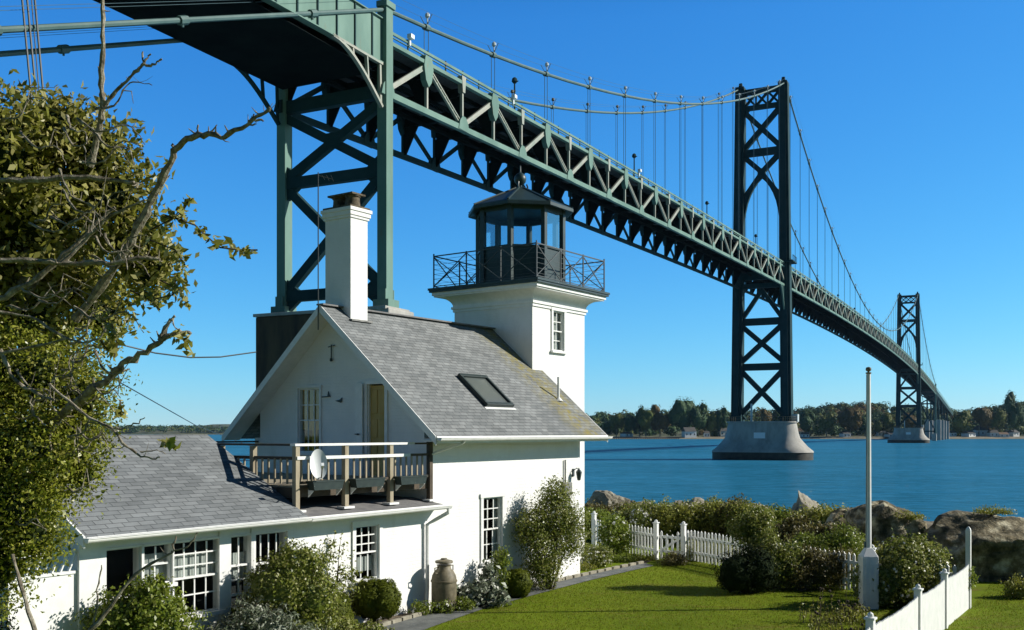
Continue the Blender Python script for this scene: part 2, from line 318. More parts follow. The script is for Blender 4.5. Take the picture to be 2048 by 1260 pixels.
# ------------------------------------------------------------------ foliage generators
def rand_dirs(n):
    d = rng.normal(size=(n, 3)); return d / np.linalg.norm(d, axis=1, keepdims=True)
def blob_points(blobs, n, shell=0.4, lump=0.18):
    B = np.array(blobs, dtype=float)
    wgt = (B[:, 3] * B[:, 4] + B[:, 4] * B[:, 5] + B[:, 3] * B[:, 5]); wgt /= wgt.sum()
    i = rng.choice(len(B), size=n, p=wgt); d = rand_dirs(n)
    r = 1 - shell * rng.random(n) ** 1.3
    ph = B[i, 0] * 3.1 + B[i, 1] * 1.7
    r *= 1 + lump * (np.sin(d[:, 0] * 5 + ph) * np.sin(d[:, 1] * 6 + ph * 2) + 0.6 * np.sin(d[:, 2] * 9 + ph))
    return B[i, :3] + d * r[:, None] * B[i, 3:6], d
def leaf_verts(P, D, size, aspect=0.55, out=0.6, fold=0.18, flat=0.0):
    n = len(P); nrm = D * out + rand_dirs(n) * (1 - out) ; nrm[:, 2] += flat
    nrm /= np.linalg.norm(nrm, axis=1, keepdims=True)
    t = np.cross(nrm, rand_dirs(n)); t /= np.linalg.norm(t, axis=1, keepdims=True) + 1e-9
    b = np.cross(nrm, t)
    s = (size * (0.6 + 0.8 * rng.random(n)))[:, None]
    p0 = P - t * s * 0.5; p2 = P + t * s * 0.5
    p1 = P + b * s * aspect * 0.5 + nrm * s * fold; p3 = P - b * s * aspect * 0.5 + nrm * s * fold
    return np.stack([p0, p1, p2, p3], axis=1).reshape(-1, 3)
def clumped(blobs, n, per=12, spread=0.08, shell=0.4, lump=0.18):
    k = max(1, n // per); C, D = blob_points(blobs, k, shell, lump)
    idx = np.repeat(np.arange(k), per); P = C[idx] + rng.normal(size=(k * per, 3)) * spread
    return P, D[idx]
def core(mb, blobs, f=0.72, n=12):
    for (x, y, z, a, b, c) in blobs:
        vs = []; fs = []
        m = 7
        for i in range(m + 1):
            ph = pi * i / m
            for k in range(n):
                t = 2 * pi * k / n
                q = Vector((sin(ph) * cos(t), sin(ph) * sin(t), cos(ph)))
                w = f * (1 + 0.25 * noise.noise(q * 2 + Vector((x, y, z))))
                vs.append((x + q.x * a * w, y + q.y * b * w, z + q.z * c * w))
        for i in range(m):
            for k in range(n):
                k2 = (k + 1) % n; fs.append((i * n + k, i * n + k2, (i + 1) * n + k2, (i + 1) * n + k))
        mb.add(vs, fs)
def shrub(name, label, cat, x, y, z, blobs, n, size, material, spread=0.05, per=10, shell=0.45, group=None, stems=6, flowers=0, fsize=0.05, corem=True, cf=0.62, aspect=0.55, out=0.55, flat=0.0, lump=0.18, stemcol='twig', fmat='flower'):
    """blobs relative to (x,y,z)"""
    r = empty(name, (x, y, z), label, cat, group)
    bl = [(x + a, y + b, z + c, d, e, f) for a, b, c, d, e, f in blobs]
    P, D = clumped(bl, n, per, spread, shell, lump)
    keep = P[:, 2] > z + 0.01; P, D = P[keep], D[keep]
    fast('foliage', leaf_verts(P, D, size, aspect, out, flat=flat), 4, M[material], r)
    mb = MB()
    for i in range(stems):
        b = bl[i % len(bl)]
        tx, ty, tz = b[0] + rnd.uniform(-.5, .5) * b[3], b[1] + rnd.uniform(-.5, .5) * b[4], b[2] + b[5] * rnd.uniform(0.2, 0.85)
        p0 = (x + rnd.uniform(-.08, .08), y + rnd.uniform(-.08, .08), z - 0.05)
        mid = ((p0[0] + tx) / 2 + rnd.uniform(-.1, .1), (p0[1] + ty) / 2, (p0[2] + tz) / 2)
        mb.tube([p0, mid, (tx, ty, tz)], [0.018, 0.012, 0.004], 5)
    if lump > .1 and stems >= 4:
        tips = []
        for i in range(stems * 3):
            b = bl[rnd.randrange(len(bl))]; d_ = Vector((rnd.gauss(0, 1), rnd.gauss(0, 1), abs(rnd.gauss(0, 1)) + .4)).normalized(); f1 = rnd.uniform(1.05, 1.4)
            p0 = Vector((b[0] + d_.x * b[3] * .6, b[1] + d_.y * b[4] * .6, b[2] + d_.z * b[5] * .6)); p1 = Vector((b[0] + d_.x * b[3] * f1, b[1] + d_.y * b[4] * f1, b[2] + d_.z * b[5] * f1 + .03)); mb.tube([p0, (p0 + p1) / 2 + Vector((rnd.gauss(0, .02), 0, .015)), p1], [.006, .004, .002], 4, False)
            for _k in range(9): q_ = p0.lerp(p1, rnd.uniform(.35, 1.02)); tips.append((q_.x + rnd.gauss(0, .02), q_.y + rnd.gauss(0, .02), q_.z + rnd.gauss(0, .02)))
        tips = np.array(tips); fast('leaves', leaf_verts(tips, rand_dirs(len(tips)), size, aspect, .3), 4, M[material], r)
    st = mb.build('stem', M['twig'], r)
    if corem: cm = MB(); core(cm, bl, cf); cm.build('inner_foliage', M[material], r)
    if flowers:
        P, D = blob_points(bl, flowers, 0.12, lump); keep = P[:, 2] > z + 0.1; P, D = P[keep], D[keep]
        V_ = [leaf_verts(P + rng.normal(size=P.shape) * fsize * 0.3, D, fsize, 0.9, 0.7) for _ in range(3)]
        fast('flower', np.concatenate(V_), 4, M[fmat], r)
    return r
def boulder_mb(c, rx, ry, rz, seed, cuts=9, rot=0.0, planes=()):
    import bmesh
    bm = bmesh.new(); bmesh.ops.create_icosphere(bm, subdivisions=5, radius=1.0)
    rr = random.Random(seed); pl = []
    for _ in range(cuts):
        n_ = Vector((rr.gauss(0, 1), rr.gauss(0, 1), rr.gauss(0, 0.8))).normalized(); pl.append((n_, rr.uniform(0.55, 0.85)))
    pl += [(Vector(a).normalized(), b) for a, b in planes]
    mb = MB(); vs = []
    for v in bm.verts:
        q = v.co.copy()
        for n_, c_ in pl:
            dd = q.dot(n_) - c_
            if dd > 0: q -= n_ * dd * 0.92
        q *= 1 + 0.09 * noise.noise(q * 2.5 + Vector((seed, 0, 0))) - 0.10 * max(0, .25 - abs(noise.noise(q * 3.3 + Vector((0, seed, 0))))) * 2 + 0.045 * noise.noise(q * 7) + 0.02 * noise.noise(q * 16)
        X = q.x * rx; Y = q.y * ry
        vs.append((c[0] + X * cos(rot) - Y * sin(rot), c[1] + X * sin(rot) + Y * cos(rot), c[2] + q.z * rz))
    mb.add(vs, [tuple(v.index for v in f.verts) for f in bm.faces]); bm.free(); return mb

# ------------------------------------------------------------------ frames of reference
def u_(px): return (px - 1024) / FPX
C0 = Vector((-1.717, 21.33, 0))                      # near corner of the house
def H(l, t, h): return Vector((C0.x + E1.x * l + E2.x * t, C0.y + E1.y * l + E2.y * t, h + HC))
def along(P, d, px): u = u_(px); return (u * P.y - P.x) / (d.x - u * d.y)
def Lat(px, t=0.0, py=None):                         # position along the long wall seen at a photo column
    P = H(0, t, 0); a = along(P, E1, px)
    if py is None: return a
    return a, (864 - py) / FPX * (P.y + E1.y * a)
def Tat(px, l=0.0, py=None):
    P = H(l, 0, 0); a = along(P, E2, px)
    if py is None: return a
    return a, (864 - py) / FPX * (P.y + E2.y * a)
GZ = -3.75                                           # yard level relative to the eye
GW = GZ + HC
def gp(px, py, g=GZ):
    y = -g * FPX / (py - 864); return Vector((u_(px) * y, y, g + HC))
def at(px, py, y): return Vector((u_(px) * y, y, (864 - py) / FPX * y + HC))
PB = Vector((-14.0, 78.4, 0)); BD = Vector((0.4423, 0.8969, 0)).normalized(); BR_ = Vector((BD.y, -BD.x, 0))
def B(s, l, h): return Vector((PB.x + BD.x * s + BR_.x * l, PB.y + BD.y * s + BR_.y * l, h + HC))

exec_parts = []
# ================================================================== SETTING
def shore_y(x):
    if x < 2: return 39.0
    return 39.0 - min(7.5, (x - 2) * 0.55)
def ground_z(x, y):
    sy = shore_y(x); t = (y - sy) / 5.0
    base = GW
    if t > 0: base = GW - 4.2 * min(1, t) ** 1.2
    return base
def make_ground():
    xs = np.concatenate([np.linspace(-900, -40, 18), np.linspace(-36, 40, 77), np.linspace(60, 900, 16)])
    ys = np.concatenate([np.linspace(-600, -20, 10), np.linspace(-10, 50, 91)])
    mb = MB(); nx = len(xs)
    for y in ys:
        for x in xs:
            z = ground_z(x, y)
            if y > 34 or x > 13: z += 0.05 * noise.noise(Vector((x * 0.6, y * 0.6, 0)))
            mb.v.append((x, y, z))
    for j in range(len(ys) - 1):
        for i in range(nx - 1): mb.f.append((j * nx + i, j * nx + i + 1, (j + 1) * nx + i + 1, (j + 1) * nx + i))
    m = noisy('lawn', (0.13, 0.19, 0.010), (0.19, 0.25, 0.015), 0.7, 0.9, 0.5, 40, detail=8, c3=(0.16, 0.225, 0.012))
    # dry patches
    n = nd(m, 'ShaderNodeTexNoise', Scale=1.6, Detail=9, Roughness=0.8); tc = [x for x in m.node_tree.nodes if x.type == 'TEX_COORD'][0]
    mp = nd(m, 'ShaderNodeMapping'); mp.inputs['Scale'].default_value = (0.5, 1, 1); lk(m, tc.outputs['Object'], mp.inputs[0]); lk(m, mp.outputs[0], n.inputs['Vector'])
    r = nd(m, 'ShaderNodeMapRange'); r.inputs['From Min'].default_value = 0.52; r.inputs['From Max'].default_value = 0.66; r.inputs['To Max'].default_value = 0.85; lk(m, n.outputs['Fac'], r.inputs['Value'])
    mx = nd(m, 'ShaderNodeMix'); mx.data_type = 'RGBA'; mx.inputs['B'].default_value = (0.145, 0.12, 0.03, 1)
    old = BS(m).inputs['Base Color'].links[0].from_socket
    lk(m, r.outputs[0], mx.inputs['Factor']); lk(m, old, mx.inputs['A']); lk(m, mx.outputs['Result'], BS(m).inputs['Base Color'])
    BS(m).inputs['Specular IOR Level'].default_value = 0.05
    o = mb.build('ground', m, smooth=True); tag(o, kind='structure')
make_ground()

def make_water():
    mb = MB(); mb.add([(-9000, 36, 0), (9000, 36, 0), (9000, 9000, 0), (-9000, 9000, 0)], [(0, 1, 2, 3)])
    m = mat('bay water', (0.006, 0.085, 0.16), 0.18, spec=0.10)
    tc = nd(m, 'ShaderNodeTexCoord'); mp = nd(m, 'ShaderNodeMapping'); mp.inputs['Scale'].default_value = (0.55, 1, 1); mp.inputs['Rotation'].default_value = (0, 0, 0.25)
    lk(m, tc.outputs['Object'], mp.inputs[0])
    n1 = nd(m, 'ShaderNodeTexNoise', Scale=0.9, Detail=5, Roughness=0.6); n2 = nd(m, 'ShaderNodeTexNoise', Scale=0.12, Detail=4, Roughness=0.6); n3 = nd(m, 'ShaderNodeTexNoise', Scale=0.55, Detail=9, Roughness=0.9)
    for n in (n1, n2, n3): lk(m, mp.outputs[0], n.inputs['Vector'])
    mp3 = nd(m, 'ShaderNodeMapping'); mp3.inputs['Scale'].default_value = (0.5, 1, 1); mp3.inputs['Rotation'].default_value = (0, 0, -0.12); lk(m, tc.outputs['Object'], mp3.inputs[0]); lk(m, mp3.outputs[0], n3.inputs['Vector'])
    n4 = nd(m, 'ShaderNodeTexNoise', Scale=0.022, Detail=4, Roughness=0.6); lk(m, mp3.outputs[0], n4.inputs['Vector'])
    b1 = nd(m, 'ShaderNodeBump', Strength=1.0, Distance=0.5); b2 = nd(m, 'ShaderNodeBump', Strength=1.0, Distance=3.0)
    lk(m, n1.outputs['Fac'], b1.inputs['Height']); lk(m, n2.outputs['Fac'], b2.inputs['Height']); lk(m, b1.outputs[0], b2.inputs['Normal'])
    ad = nd(m, 'ShaderNodeMath'); ad.operation = 'MULTIPLY_ADD'; ad.inputs[1].default_value = 0.22; lk(m, n4.outputs['Fac'], ad.inputs[0])
    sc_ = nd(m, 'ShaderNodeMath'); sc_.operation = 'MULTIPLY'; sc_.inputs[1].default_value = 0.78; lk(m, n3.outputs['Fac'], sc_.inputs[0]); lk(m, sc_.outputs[0], ad.inputs[2])
    r = nd(m, 'ShaderNodeValToRGB'); r.color_ramp.elements[0].position = 0.42; r.color_ramp.elements[1].position = 0.60
    r.color_ramp.elements[0].color = (0.008, 0.09, 0.15, 1); r.color_ramp.elements[1].color = (0.028, 0.20, 0.36, 1)
    lk(m, ad.outputs[0], r.inputs[0])
    df = nd(m, 'ShaderNodeBsdfDiffuse'); gl = nd(m, 'ShaderNodeBsdfGlossy'); gl.inputs['Roughness'].default_value = 0.16; mx = nd(m, 'ShaderNodeMixShader'); mx.inputs[0].default_value = 0.17
    lk(m, r.outputs[0], df.inputs[0]); lk(m, b2.outputs[0], gl.inputs['Normal']); lk(m, df.outputs[0], mx.inputs[1]); lk(m, gl.outputs[0], mx.inputs[2]); lk(m, mx.outputs[0], m.node_tree.nodes['Material Output'].inputs[0])
    o = mb.build('water', m); tag(o, kind='structure')
make_water()

def ribbon(name, left, right, z, mt, kind='structure'):
    mb = MB(); n = len(left)
    for a, b in zip(left, right): mb.v += [(a[0], a[1], z), (b[0], b[1], z)]
    for i in range(n - 1): mb.f.append((2 * i, 2 * i + 1, 2 * i + 3, 2 * i + 2))
    o = mb.build(name, mt); tag(o, kind=kind); return o
pl = [gp(*p) for p in [(560, 1330), (740, 1262), (900, 1216), (1000, 1191), (1130, 1161), (1225, 1140), (1290, 1127)]]
pr = [gp(*p) for p in [(700, 1330), (860, 1256), (965, 1219), (1085, 1186), (1185, 1160), (1258, 1143), (1308, 1132)]]
ribbon('path', pl, pr, GW + 0.012, M['path'])
wl = [H(l, -0.0, 0) for l in (-9.0, -4.0, 0, 2.5, 5.0, 8.8, 10.5)]
ribbon('garden_bed', wl, [p + Vector((0.02, 0, 0)) for p in pl], GW + 0.006, M['soil'])
mb = MB()
for a, b in zip(pl[:-1], pl[1:]):
    n = int((b - a).length / 0.35)
    for i in range(n):
        p = a.lerp(b, (i + 0.5) / n); d = (b - a).normalized(); q = Vector((d.y, -d.x, 0))
        mb.box((p.x - q.x * 0.04, p.y - q.y * 0.04, GW + 0.03), d * 0.155, q * 0.045, (0, 0, 0.045 + rnd.random() * 0.012))
tag(mb.build('path_kerb', M['kerb'], bevel=0.01), kind='structure')

# grass blades on the visible lawn
def in_poly(x, y, poly):
    c = np.zeros(len(x), bool); n = len(poly); j = n - 1
    for i in range(n):
        xi, yi = poly[i]; xj, yj = poly[j]
        cond = ((yi > y) != (yj > y)) & (x < (xj - xi) * (y - yi) / (yj - yi + 1e-12) + xi); c ^= cond; j = i
    return c
lawn_poly = [(p.x, p.y) for p in pr] + [(5.0, 29.6), (9.2, 21.6), (8.5, 16), (2.5, 15.2), (-3, 15.2)]
def make_grass():
    N = 150000
    x = rng.uniform(-4, 13, N); y = rng.uniform(15.5, 30, N)
    k = in_poly(x, y, lawn_poly) | ((x > 9.0 + (y - 20) * 0.6) & (x < y * 0.53) & (y < 27)); x, y = x[k], y[k]; n = len(x)
    hgt = rng.uniform(0.015, 0.045, n); a = rng.uniform(0, 2 * pi, n); w = 0.006
    lean = rng.normal(0, 0.016, (n, 2))
    P = np.zeros((n, 3, 3)); P[:, 0] = np.stack([x - np.cos(a) * w, y - np.sin(a) * w, np.full(n, GW - 0.002)], 1)
    P[:, 1] = np.stack([x + np.cos(a) * w, y + np.sin(a) * w, np.full(n, GW - 0.002)], 1)
    P[:, 2] = np.stack([x + lean[:, 0], y + lean[:, 1], GW + hgt], 1)
    m = leafmat('grass blades', [(0.12, 0.17, 0.010), (0.16, 0.21, 0.014), (0.21, 0.24, 0.02), (0.32, 0.28, 0.07)], 0.8, 0.35, 0.05)
    o = fast('grass', P.reshape(-1, 3), 3, m); tag(o, kind='stuff', label='short mown green lawn grass with dry specks', cat='grass')
make_grass()

# ================================================================== LIGHTHOUSE (keeper's house with square tower)
HB = H(0, 0, GZ)
house = empty('lighthouse', HB, 'white keeper\'s house with grey shingle roofs, square tower and dark octagonal lantern beside the bay', 'lighthouse')
EAVE_H, RIDGE_H, RT = -0.10, 2.87, 2.835
PITCH = (RIDGE_H - EAVE_H) / (RT + 0.575)
def roof_h(t): return RIDGE_H - PITCH * abs(t - RT)
def wall_strips(origin, d, nrm, thick, a0, a1, bot, top, holes, extra=()):
    """wall along d from a0 to a1 with rectangular holes (h in eye-relative metres)"""
    mb = MB(); cuts = sorted(set([a0, a1] + [x for h_ in holes for x in h_[:2]] + list(extra)))
    cuts = [c for c in cuts if a0 - 1e-6 <= c <= a1 + 1e-6]
    for c, e in zip(cuts[:-1], cuts[1:]):
        if e - c < 1e-5: continue
        hs_ = sorted([h_ for h_ in holes if h_[0] <= c + 1e-6 and h_[1] >= e - 1e-6], key=lambda q: q[2])
        lo = [bot, bot]
        segs = []
        for h_ in hs_: segs.append((lo[0], lo[1], h_[2], h_[2])); lo = [h_[3], h_[3]]
        segs.append((lo[0], lo[1], top(c + 1e-5), top(e - 1e-5)))
        for b0, b1, t0, t1 in segs:
            if t0 - b0 < 1e-4 and t1 - b1 < 1e-4: continue
            P = lambda a, h, k: origin + d * a + nrm * (-thick * k) + Vector((0, 0, h + HC))
            mb.hexa([P(c, b0, 0), P(e, b1, 0), P(e, b1, 1), P(c, b0, 1), P(c, t0, 0), P(e, t1, 0), P(e, t1, 1), P(c, t0, 1)])
    return mb
def window(origin, d, nrm, a0, a1, h0, h1, cols, rows, name='window', casing=0.09, sash=True, curtain=None, parent=None, blinds=0, sill=True, deep=0.10, framemat='trim', cmat='curtain', lower=None, bar=0.022):
    """frame fills the hole; glass recessed; rows = list of rows per sash from bottom to top"""
    up = Vector((0, 0, 1)); P = lambda a, h, k: origin + d * a + nrm * k + up * (h + HC)
    mb = MB()
    def bar_(aa, ab, ha, hb, k0, k1): mb.box(P((aa + ab) / 2, (ha + hb) / 2, (k0 + k1) / 2), d * abs(ab - aa) / 2, nrm * abs(k1 - k0) / 2, up * abs(hb - ha) / 2)
    c = casing
    bar_(a0 - c, a0, h0, h1, 0.002, 0.035); bar_(a1, a1 + c, h0, h1, 0.002, 0.035); bar_(a0 - c - .02, a1 + c + .02, h1, h1 + c, 0.002, 0.045)
    f = 0.035 if casing > .05 else .02
    bar_(a0, a0 + f, h0 + .001, h1 - .001, -deep, -0.01); bar_(a1 - f, a1, h0 + .001, h1 - .001, -deep, -0.01); bar_(a0 + f, a1 - f, h1 - f, h1 - .001, -deep, -0.01); bar_(a0 + f, a1 - f, h0 + .001, h0 + f, -deep, -0.01)
    w = mb.build(name, M[framemat], parent)
    if sill:
        mb2 = MB(); mb2.box(P((a0 + a1) / 2, h0 - 0.03, 0.03), d * ((a1 - a0) / 2 + c + 0.03), nrm * 0.06, up * 0.03); mb2.build('sill', M[framemat], w)
    mu = MB(); tot = len(rows); sh = (h1 - h0 - 2 * f) / tot
    def mbar(aa, ab, ha, hb, k0, k1): mu.box(P((aa + ab) / 2, (ha + hb) / 2, (k0 + k1) / 2), d * abs(ab - aa) / 2, nrm * abs(k1 - k0) / 2, up * abs(hb - ha) / 2)
    for i, r in enumerate(rows):
        b0 = h0 + f + i * sh; b1 = b0 + sh; k = -0.07 if i == 0 else -0.045
        s = 0.032
        if i > 0: mbar(a0 + f, a1 - f, b0 - s / 2, b0 + s / 2, -0.085, k + 0.02)
        cc = cols[i] if isinstance(cols, (list, tuple)) else cols
        for j in range(1, cc): x = a0 + f + (a1 - a0 - 2 * f) * j / cc; mbar(x - bar / 2, x + bar / 2, b0 + s / 2, b1 - s / 2, k - 0.02, k)
        for j in range(1, r): y = b0 + sh * j / r; mbar(a0 + f, a1 - f, y - bar / 2, y + bar / 2, k - 0.018, k - 0.002)
    if mu.v: mu.build('muntin', M[framemat], w)
    g = MB(); g.add([P(a0 + f, h0 + f, -0.078), P(a1 - f, h0 + f, -0.078), P(a1 - f, h1 - f, -0.078), P(a0 + f, h1 - f, -0.078)], [(0, 1, 2, 3)])
    g.build('pane', M['glass'], w)
    if curtain:
        cm = MB()
        for (c0, c1, ch0, ch1) in curtain:
            x0, x1 = a0 + (a1 - a0) * c0, a0 + (a1 - a0) * c1; y0, y1 = h0 + (h1 - h0) * ch0, h0 + (h1 - h0) * ch1
            n = max(2, int((x1 - x0) / 0.04)); pts = []
            for i in range(n + 1): pts.append((x0 + (x1 - x0) * i / n, (-0.13 if cmat == 'curtain' else -0.092) - 0.012 * (i % 2)))
            for (xa, ka), (xb, kb) in zip(pts[:-1], pts[1:]): cm.add([P(xa, y0, ka), P(xb, y0, kb), P(xb, y1, kb), P(xa, y1, ka)], [(0, 1, 2, 3)])
        cm.build('curtain', M[cmat], w)
    return w
O0 = Vector((C0.x, C0.y, 0)); NF = -E2; NG = -E1
# window rectangles on the long wall plane (t = 0)
def rect(px0, px1, py0, py1, t=0.0):
    a, h1 = Lat(px0, t, py0); b = Lat(px1, t); _, h0 = Lat((px0 + px1) / 2, t, py1); _, h1 = Lat((px0 + px1) / 2, t, py0); return [a, b, h0, h1]
w_main = rect(965, 1003, 994, 1122); w_lean = rect(710, 757, 1050, 1160)
w_b = rect(286, 343, 1082, 1168); w_c = rect(346, 441, 1078, 1227); w_d = rect(459, 502, 1064, 1237); w_e = rect(507, 573, 1055, 1150); w_a = rect(199, 281, 1080, 1262)
for w in (w_a, w_b, w_c, w_d, w_e, w_lean): w[3] = min(w[3], -1.78)
w_a[2] = -3.3; w_d[2] = -3.3; w_e[2] = -2.85
fr_holes = [w_main, w_lean, w_b, w_c, w_d, w_e, w_a]
def front_top(a): return -0.14 if a > 0 else -1.56
wl_ = wall_strips(O0, E1, NF, 0.2, -8.0, 6.03, GZ - 0.3, front_top, fr_holes, extra=(0.0,))
wl_.build('front_wall', M['white'], house)
# gable wall, plane l = 0, along E2
gw = [*sorted((Tat(640), Tat(597))), 0, 0]; _, gw[3] = Tat(618, 0, 776); gw[2] = _h = Tat(618, 0, 905)[1]
gd = [*sorted((Tat(771), Tat(736))), -0.98, 0]; gd[3] = Tat(752, 0, 768)[1]
gable_top = lambda t: roof_h(t) - 0.10
wall_strips(O0, E2, NG, 0.2, 0.2, 5.47, GZ - 0.3, gable_top, [gw, gd], extra=(RT,)).build('gable_wall', M['white'], house)
wall_strips(H(0, 5.67, -HC), E1, E2, 0.2, -8.0, 6.03, GZ - 0.3, front_top, [], extra=(0.0,)).build('back_wall', M['white'], house)
wall_strips(H(6.03, 0, -HC), E2, E1, 0.2, 0.2, 5.47, GZ - 0.3, gable_top, [], extra=(RT,)).build('end_wall', M['white'], house)
wing_top = lambda t: -0.16 - 0.516 * abs(t - 2.5) - 0.02 if t < 5.3 else -1.6
wall_strips(H(-8.0, 0, -HC), E2, -E1, 0.2, 0.2, 5.47, GZ - 0.3, wing_top, [], extra=(2.5, 5.3)).build('wing_end_wall', M['white'], house)
# dark rooms behind the windows
mb = MB(); mb.box(H(3.0, 2.9, -2.5), E1 * 2.75, E2 * 2.3, (0, 0, 1.2)); mb.box(H(-3.9, 2.9, -2.75), E1 * 3.85, E2 * 2.3, (0, 0, 0.9)); mb.box(H(0.8, 2.83, 0.0), E1 * 0.4, E2 * 1.7, (0, 0, 0.8)); mb.build('interior', M['black'], house)
# windows
window(O0, E1, NF, *w_main, 3, [2, 3], parent=house, curtain=[(0, .3, 0, 1), (.75, 1, 0, 1)])
window(O0, E1, NF, *w_lean, [3, 3], [1, 3], parent=house, curtain=[(0, 1, 0.15, .42)])
window(O0, E1, NF, *w_b, casing=.025, cols=2, rows=[1, 1], parent=house, curtain=[(0, 1, 0.05, .75)])
window(O0, E1, NF, *w_c, casing=.025, cols=4, rows=[2, 3], parent=house, curtain=[(0, 1, 0.48, .8)])
window(O0, E1, NF, *w_d, casing=.025, cols=2, rows=[1, 2, 1], parent=house, curtain=[(0, 1, 0.5, .8)])
window(O0, E1, NF, *w_e, casing=.025, cols=4, rows=[2, 1], parent=house)
window(O0, E1, NF, *w_a, casing=.025, cols=1, rows=[1, 1], parent=house, sill=False)
window(O0, E2, NG, *gw, [3, 3], [1, 2], parent=house, casing=0.06, framemat='trim', curtain=[(0, 1, .35, .98), (.25, .5, 0, .35)], cmat='blind')
# tan door on the balcony
mb = MB(); P = lambda t, h, k: H(-k, t, h)
def gbox(mb, t0, t1, h0, h1, k0, k1): mb.box(H(-(k0 + k1) / 2, (t0 + t1) / 2, (h0 + h1) / 2), E1 * abs(k1 - k0) / 2, E2 * abs(t1 - t0) / 2, (0, 0, abs(h1 - h0) / 2))
gbox(mb, gd[0] + .03, gd[1] - .03, gd[2], gd[3] - .03, -0.10, -0.05)
dr = mb.build('door', M['door'], house)
mb = MB(); wd = gd[1] - gd[0]
for (a, b) in ((.12, .46), (.54, .88)):
    for (c, e) in ((.06, .34), (.42, .62), (.68, .94)):
        hh = gd[3] - gd[2]
        gbox(mb, gd[0] + wd * a, gd[0] + wd * b, gd[2] + hh * c, gd[2] + hh * e, -0.052, -0.035)
mb.build('door_panel', M['door'], dr, bevel=0.01)
mb = MB(); gbox(mb, gd[0] - .08, gd[0], gd[2], gd[3], .002, .04); gbox(mb, gd[1], gd[1] + .08, gd[2], gd[3], .002, .04); gbox(mb, gd[0] - .1, gd[1] + .1, gd[3], gd[3] + .08, .002, .045)
gbox(mb, gd[0], gd[0] + .03, gd[2], gd[3], -.1, -.002); gbox(mb, gd[1] - .03, gd[1], gd[2], gd[3], -.1, -.002); mb.build('door_frame', M['trim'], dr)
mb = MB(); gbox(mb, gd[1] + .09, gd[1] + .30, gd[2], gd[3] + .02, .06, .10); mb.build('storm_door', M['trim'], dr)
mb = MB(); mb.tube([H(-.10, gd[1] + .2, -.05), H(-.15, gd[1] + .2, -.05)], .02, 8); mb.tube([H(-.15, gd[1] + .13, -.05), H(-.15, gd[1] + .26, -.05)], .012, 6); mb.build('handle', M['iron'], dr)

# roofs
sh_main = shingles('grey roof shingles', 1 / sin(math.atan(PITCH)), (0.20, 0.215, 0.218), (0.305, 0.32, 0.32), lichen=((H(5.75, 0, 0) - HB).dot(E1), 1.0))
sh_wing = shingles('grey wing shingles', 1 / sin(math.atan(0.516)), (0.195, 0.212, 0.22), (0.28, 0.30, 0.308), rowh=0.12, bw=0.28)
sh_low = noisy('low roof felt', (0.18, 0.18, 0.185), (0.28, 0.275, 0.27), 4, 0.9, 0.4, 30)
def slab(l0, l1, t0, h0, t1, h1, th=0.07):
    mb = MB(); mb.hexa([H(l0, t0, h0 - th), H(l1, t0, h0 - th), H(l1, t1, h1 - th), H(l0, t1, h1 - th), H(l0, t0, h0), H(l1, t0, h0), H(l1, t1, h1), H(l0, t1, h1)]); return mb
# main roof: front slope cut round the tower
TF, TB, TL0, TL1 = 1.485, 4.185, 5.99, 8.69
ms = slab(-0.523, TL0 - .002, -0.575, EAVE_H, RT, RIDGE_H)
hh = roof_h(TF)
m2 = slab(TL0 - .002, 6.47, -0.575, EAVE_H, TF - .002, roof_h(TF - .002)); ms.add(m2.v, m2.f)
rf = ms.build('roof', sh_main, house)
ms = slab(-0.523, TL0 - .002, 6.245, EAVE_H, RT, RIDGE_H); m2 = slab(TL0 - .002, 6.47, 6.245, EAVE_H, TB + .002, roof_h(TB + .002)); ms.add(m2.v, m2.f); ms.build('roof', sh_main, house)
mb = MB(); mb.beam(H(-.53, RT, RIDGE_H + .01), H(TL0, RT, RIDGE_H + .01), 0.22, 0.035); mb.build('ridge_cap', sh_low, rf)
# soffit, rake boards, gutters
for sgn in (-1, 1):
    ta, tb = (-0.575, RT) if sgn < 0 else (6.245, RT)
    for l0, l1 in ((-0.545, -0.523), (6.47, 6.49)):
        mb = MB()
        tend = RT if l0 < 0 else (TF if sgn < 0 else TB); he = roof_h(tend)
        mb.hexa([H(l0, ta, EAVE_H - .17), H(l1, ta, EAVE_H - .17), H(l1, tend, he - .17), H(l0, tend, he - .17), H(l0, ta, EAVE_H + .005), H(l1, ta, EAVE_H + .005), H(l1, tend, he + .005), H(l0, tend, he + .005)]); mb.build('rake_board', M['trim'], house)
    slab(-0.523, 0.0, ta, EAVE_H - .085, tb, RIDGE_H - .085, 0.02).build('rake_soffit', M['trim'], house)
mb = MB(); mb.box(H(3.0, -0.32, EAVE_H - .09), E1 * 3.4, E2 * 0.25, (0, 0, .012)); mb.box(H(2.973, -0.583, EAVE_H - .06), E1 * 3.497, E2 * 0.008, (0, 0, .075)); mb.build('soffit', M['trim'], house)
def gutter(l0, l1, t, h, r=0.06):
    mb = MB(); vs = []; prof = []
    for k in range(9): a = pi + pi * k / 8; prof.append((cos(a) * r, sin(a) * r))
    prof += [(r + .012, 0.004), (r + .012, .014), (-r - .012, .014), (-r - .012, .004)]
    poly = [H(l0, t + a, h + b) for a, b in prof]; mb.prism(poly, E1 * (l1 - l0)); return mb
gutter(-0.53, 6.50, -0.655, EAVE_H - .03).build('gutter', M['trim'], house)
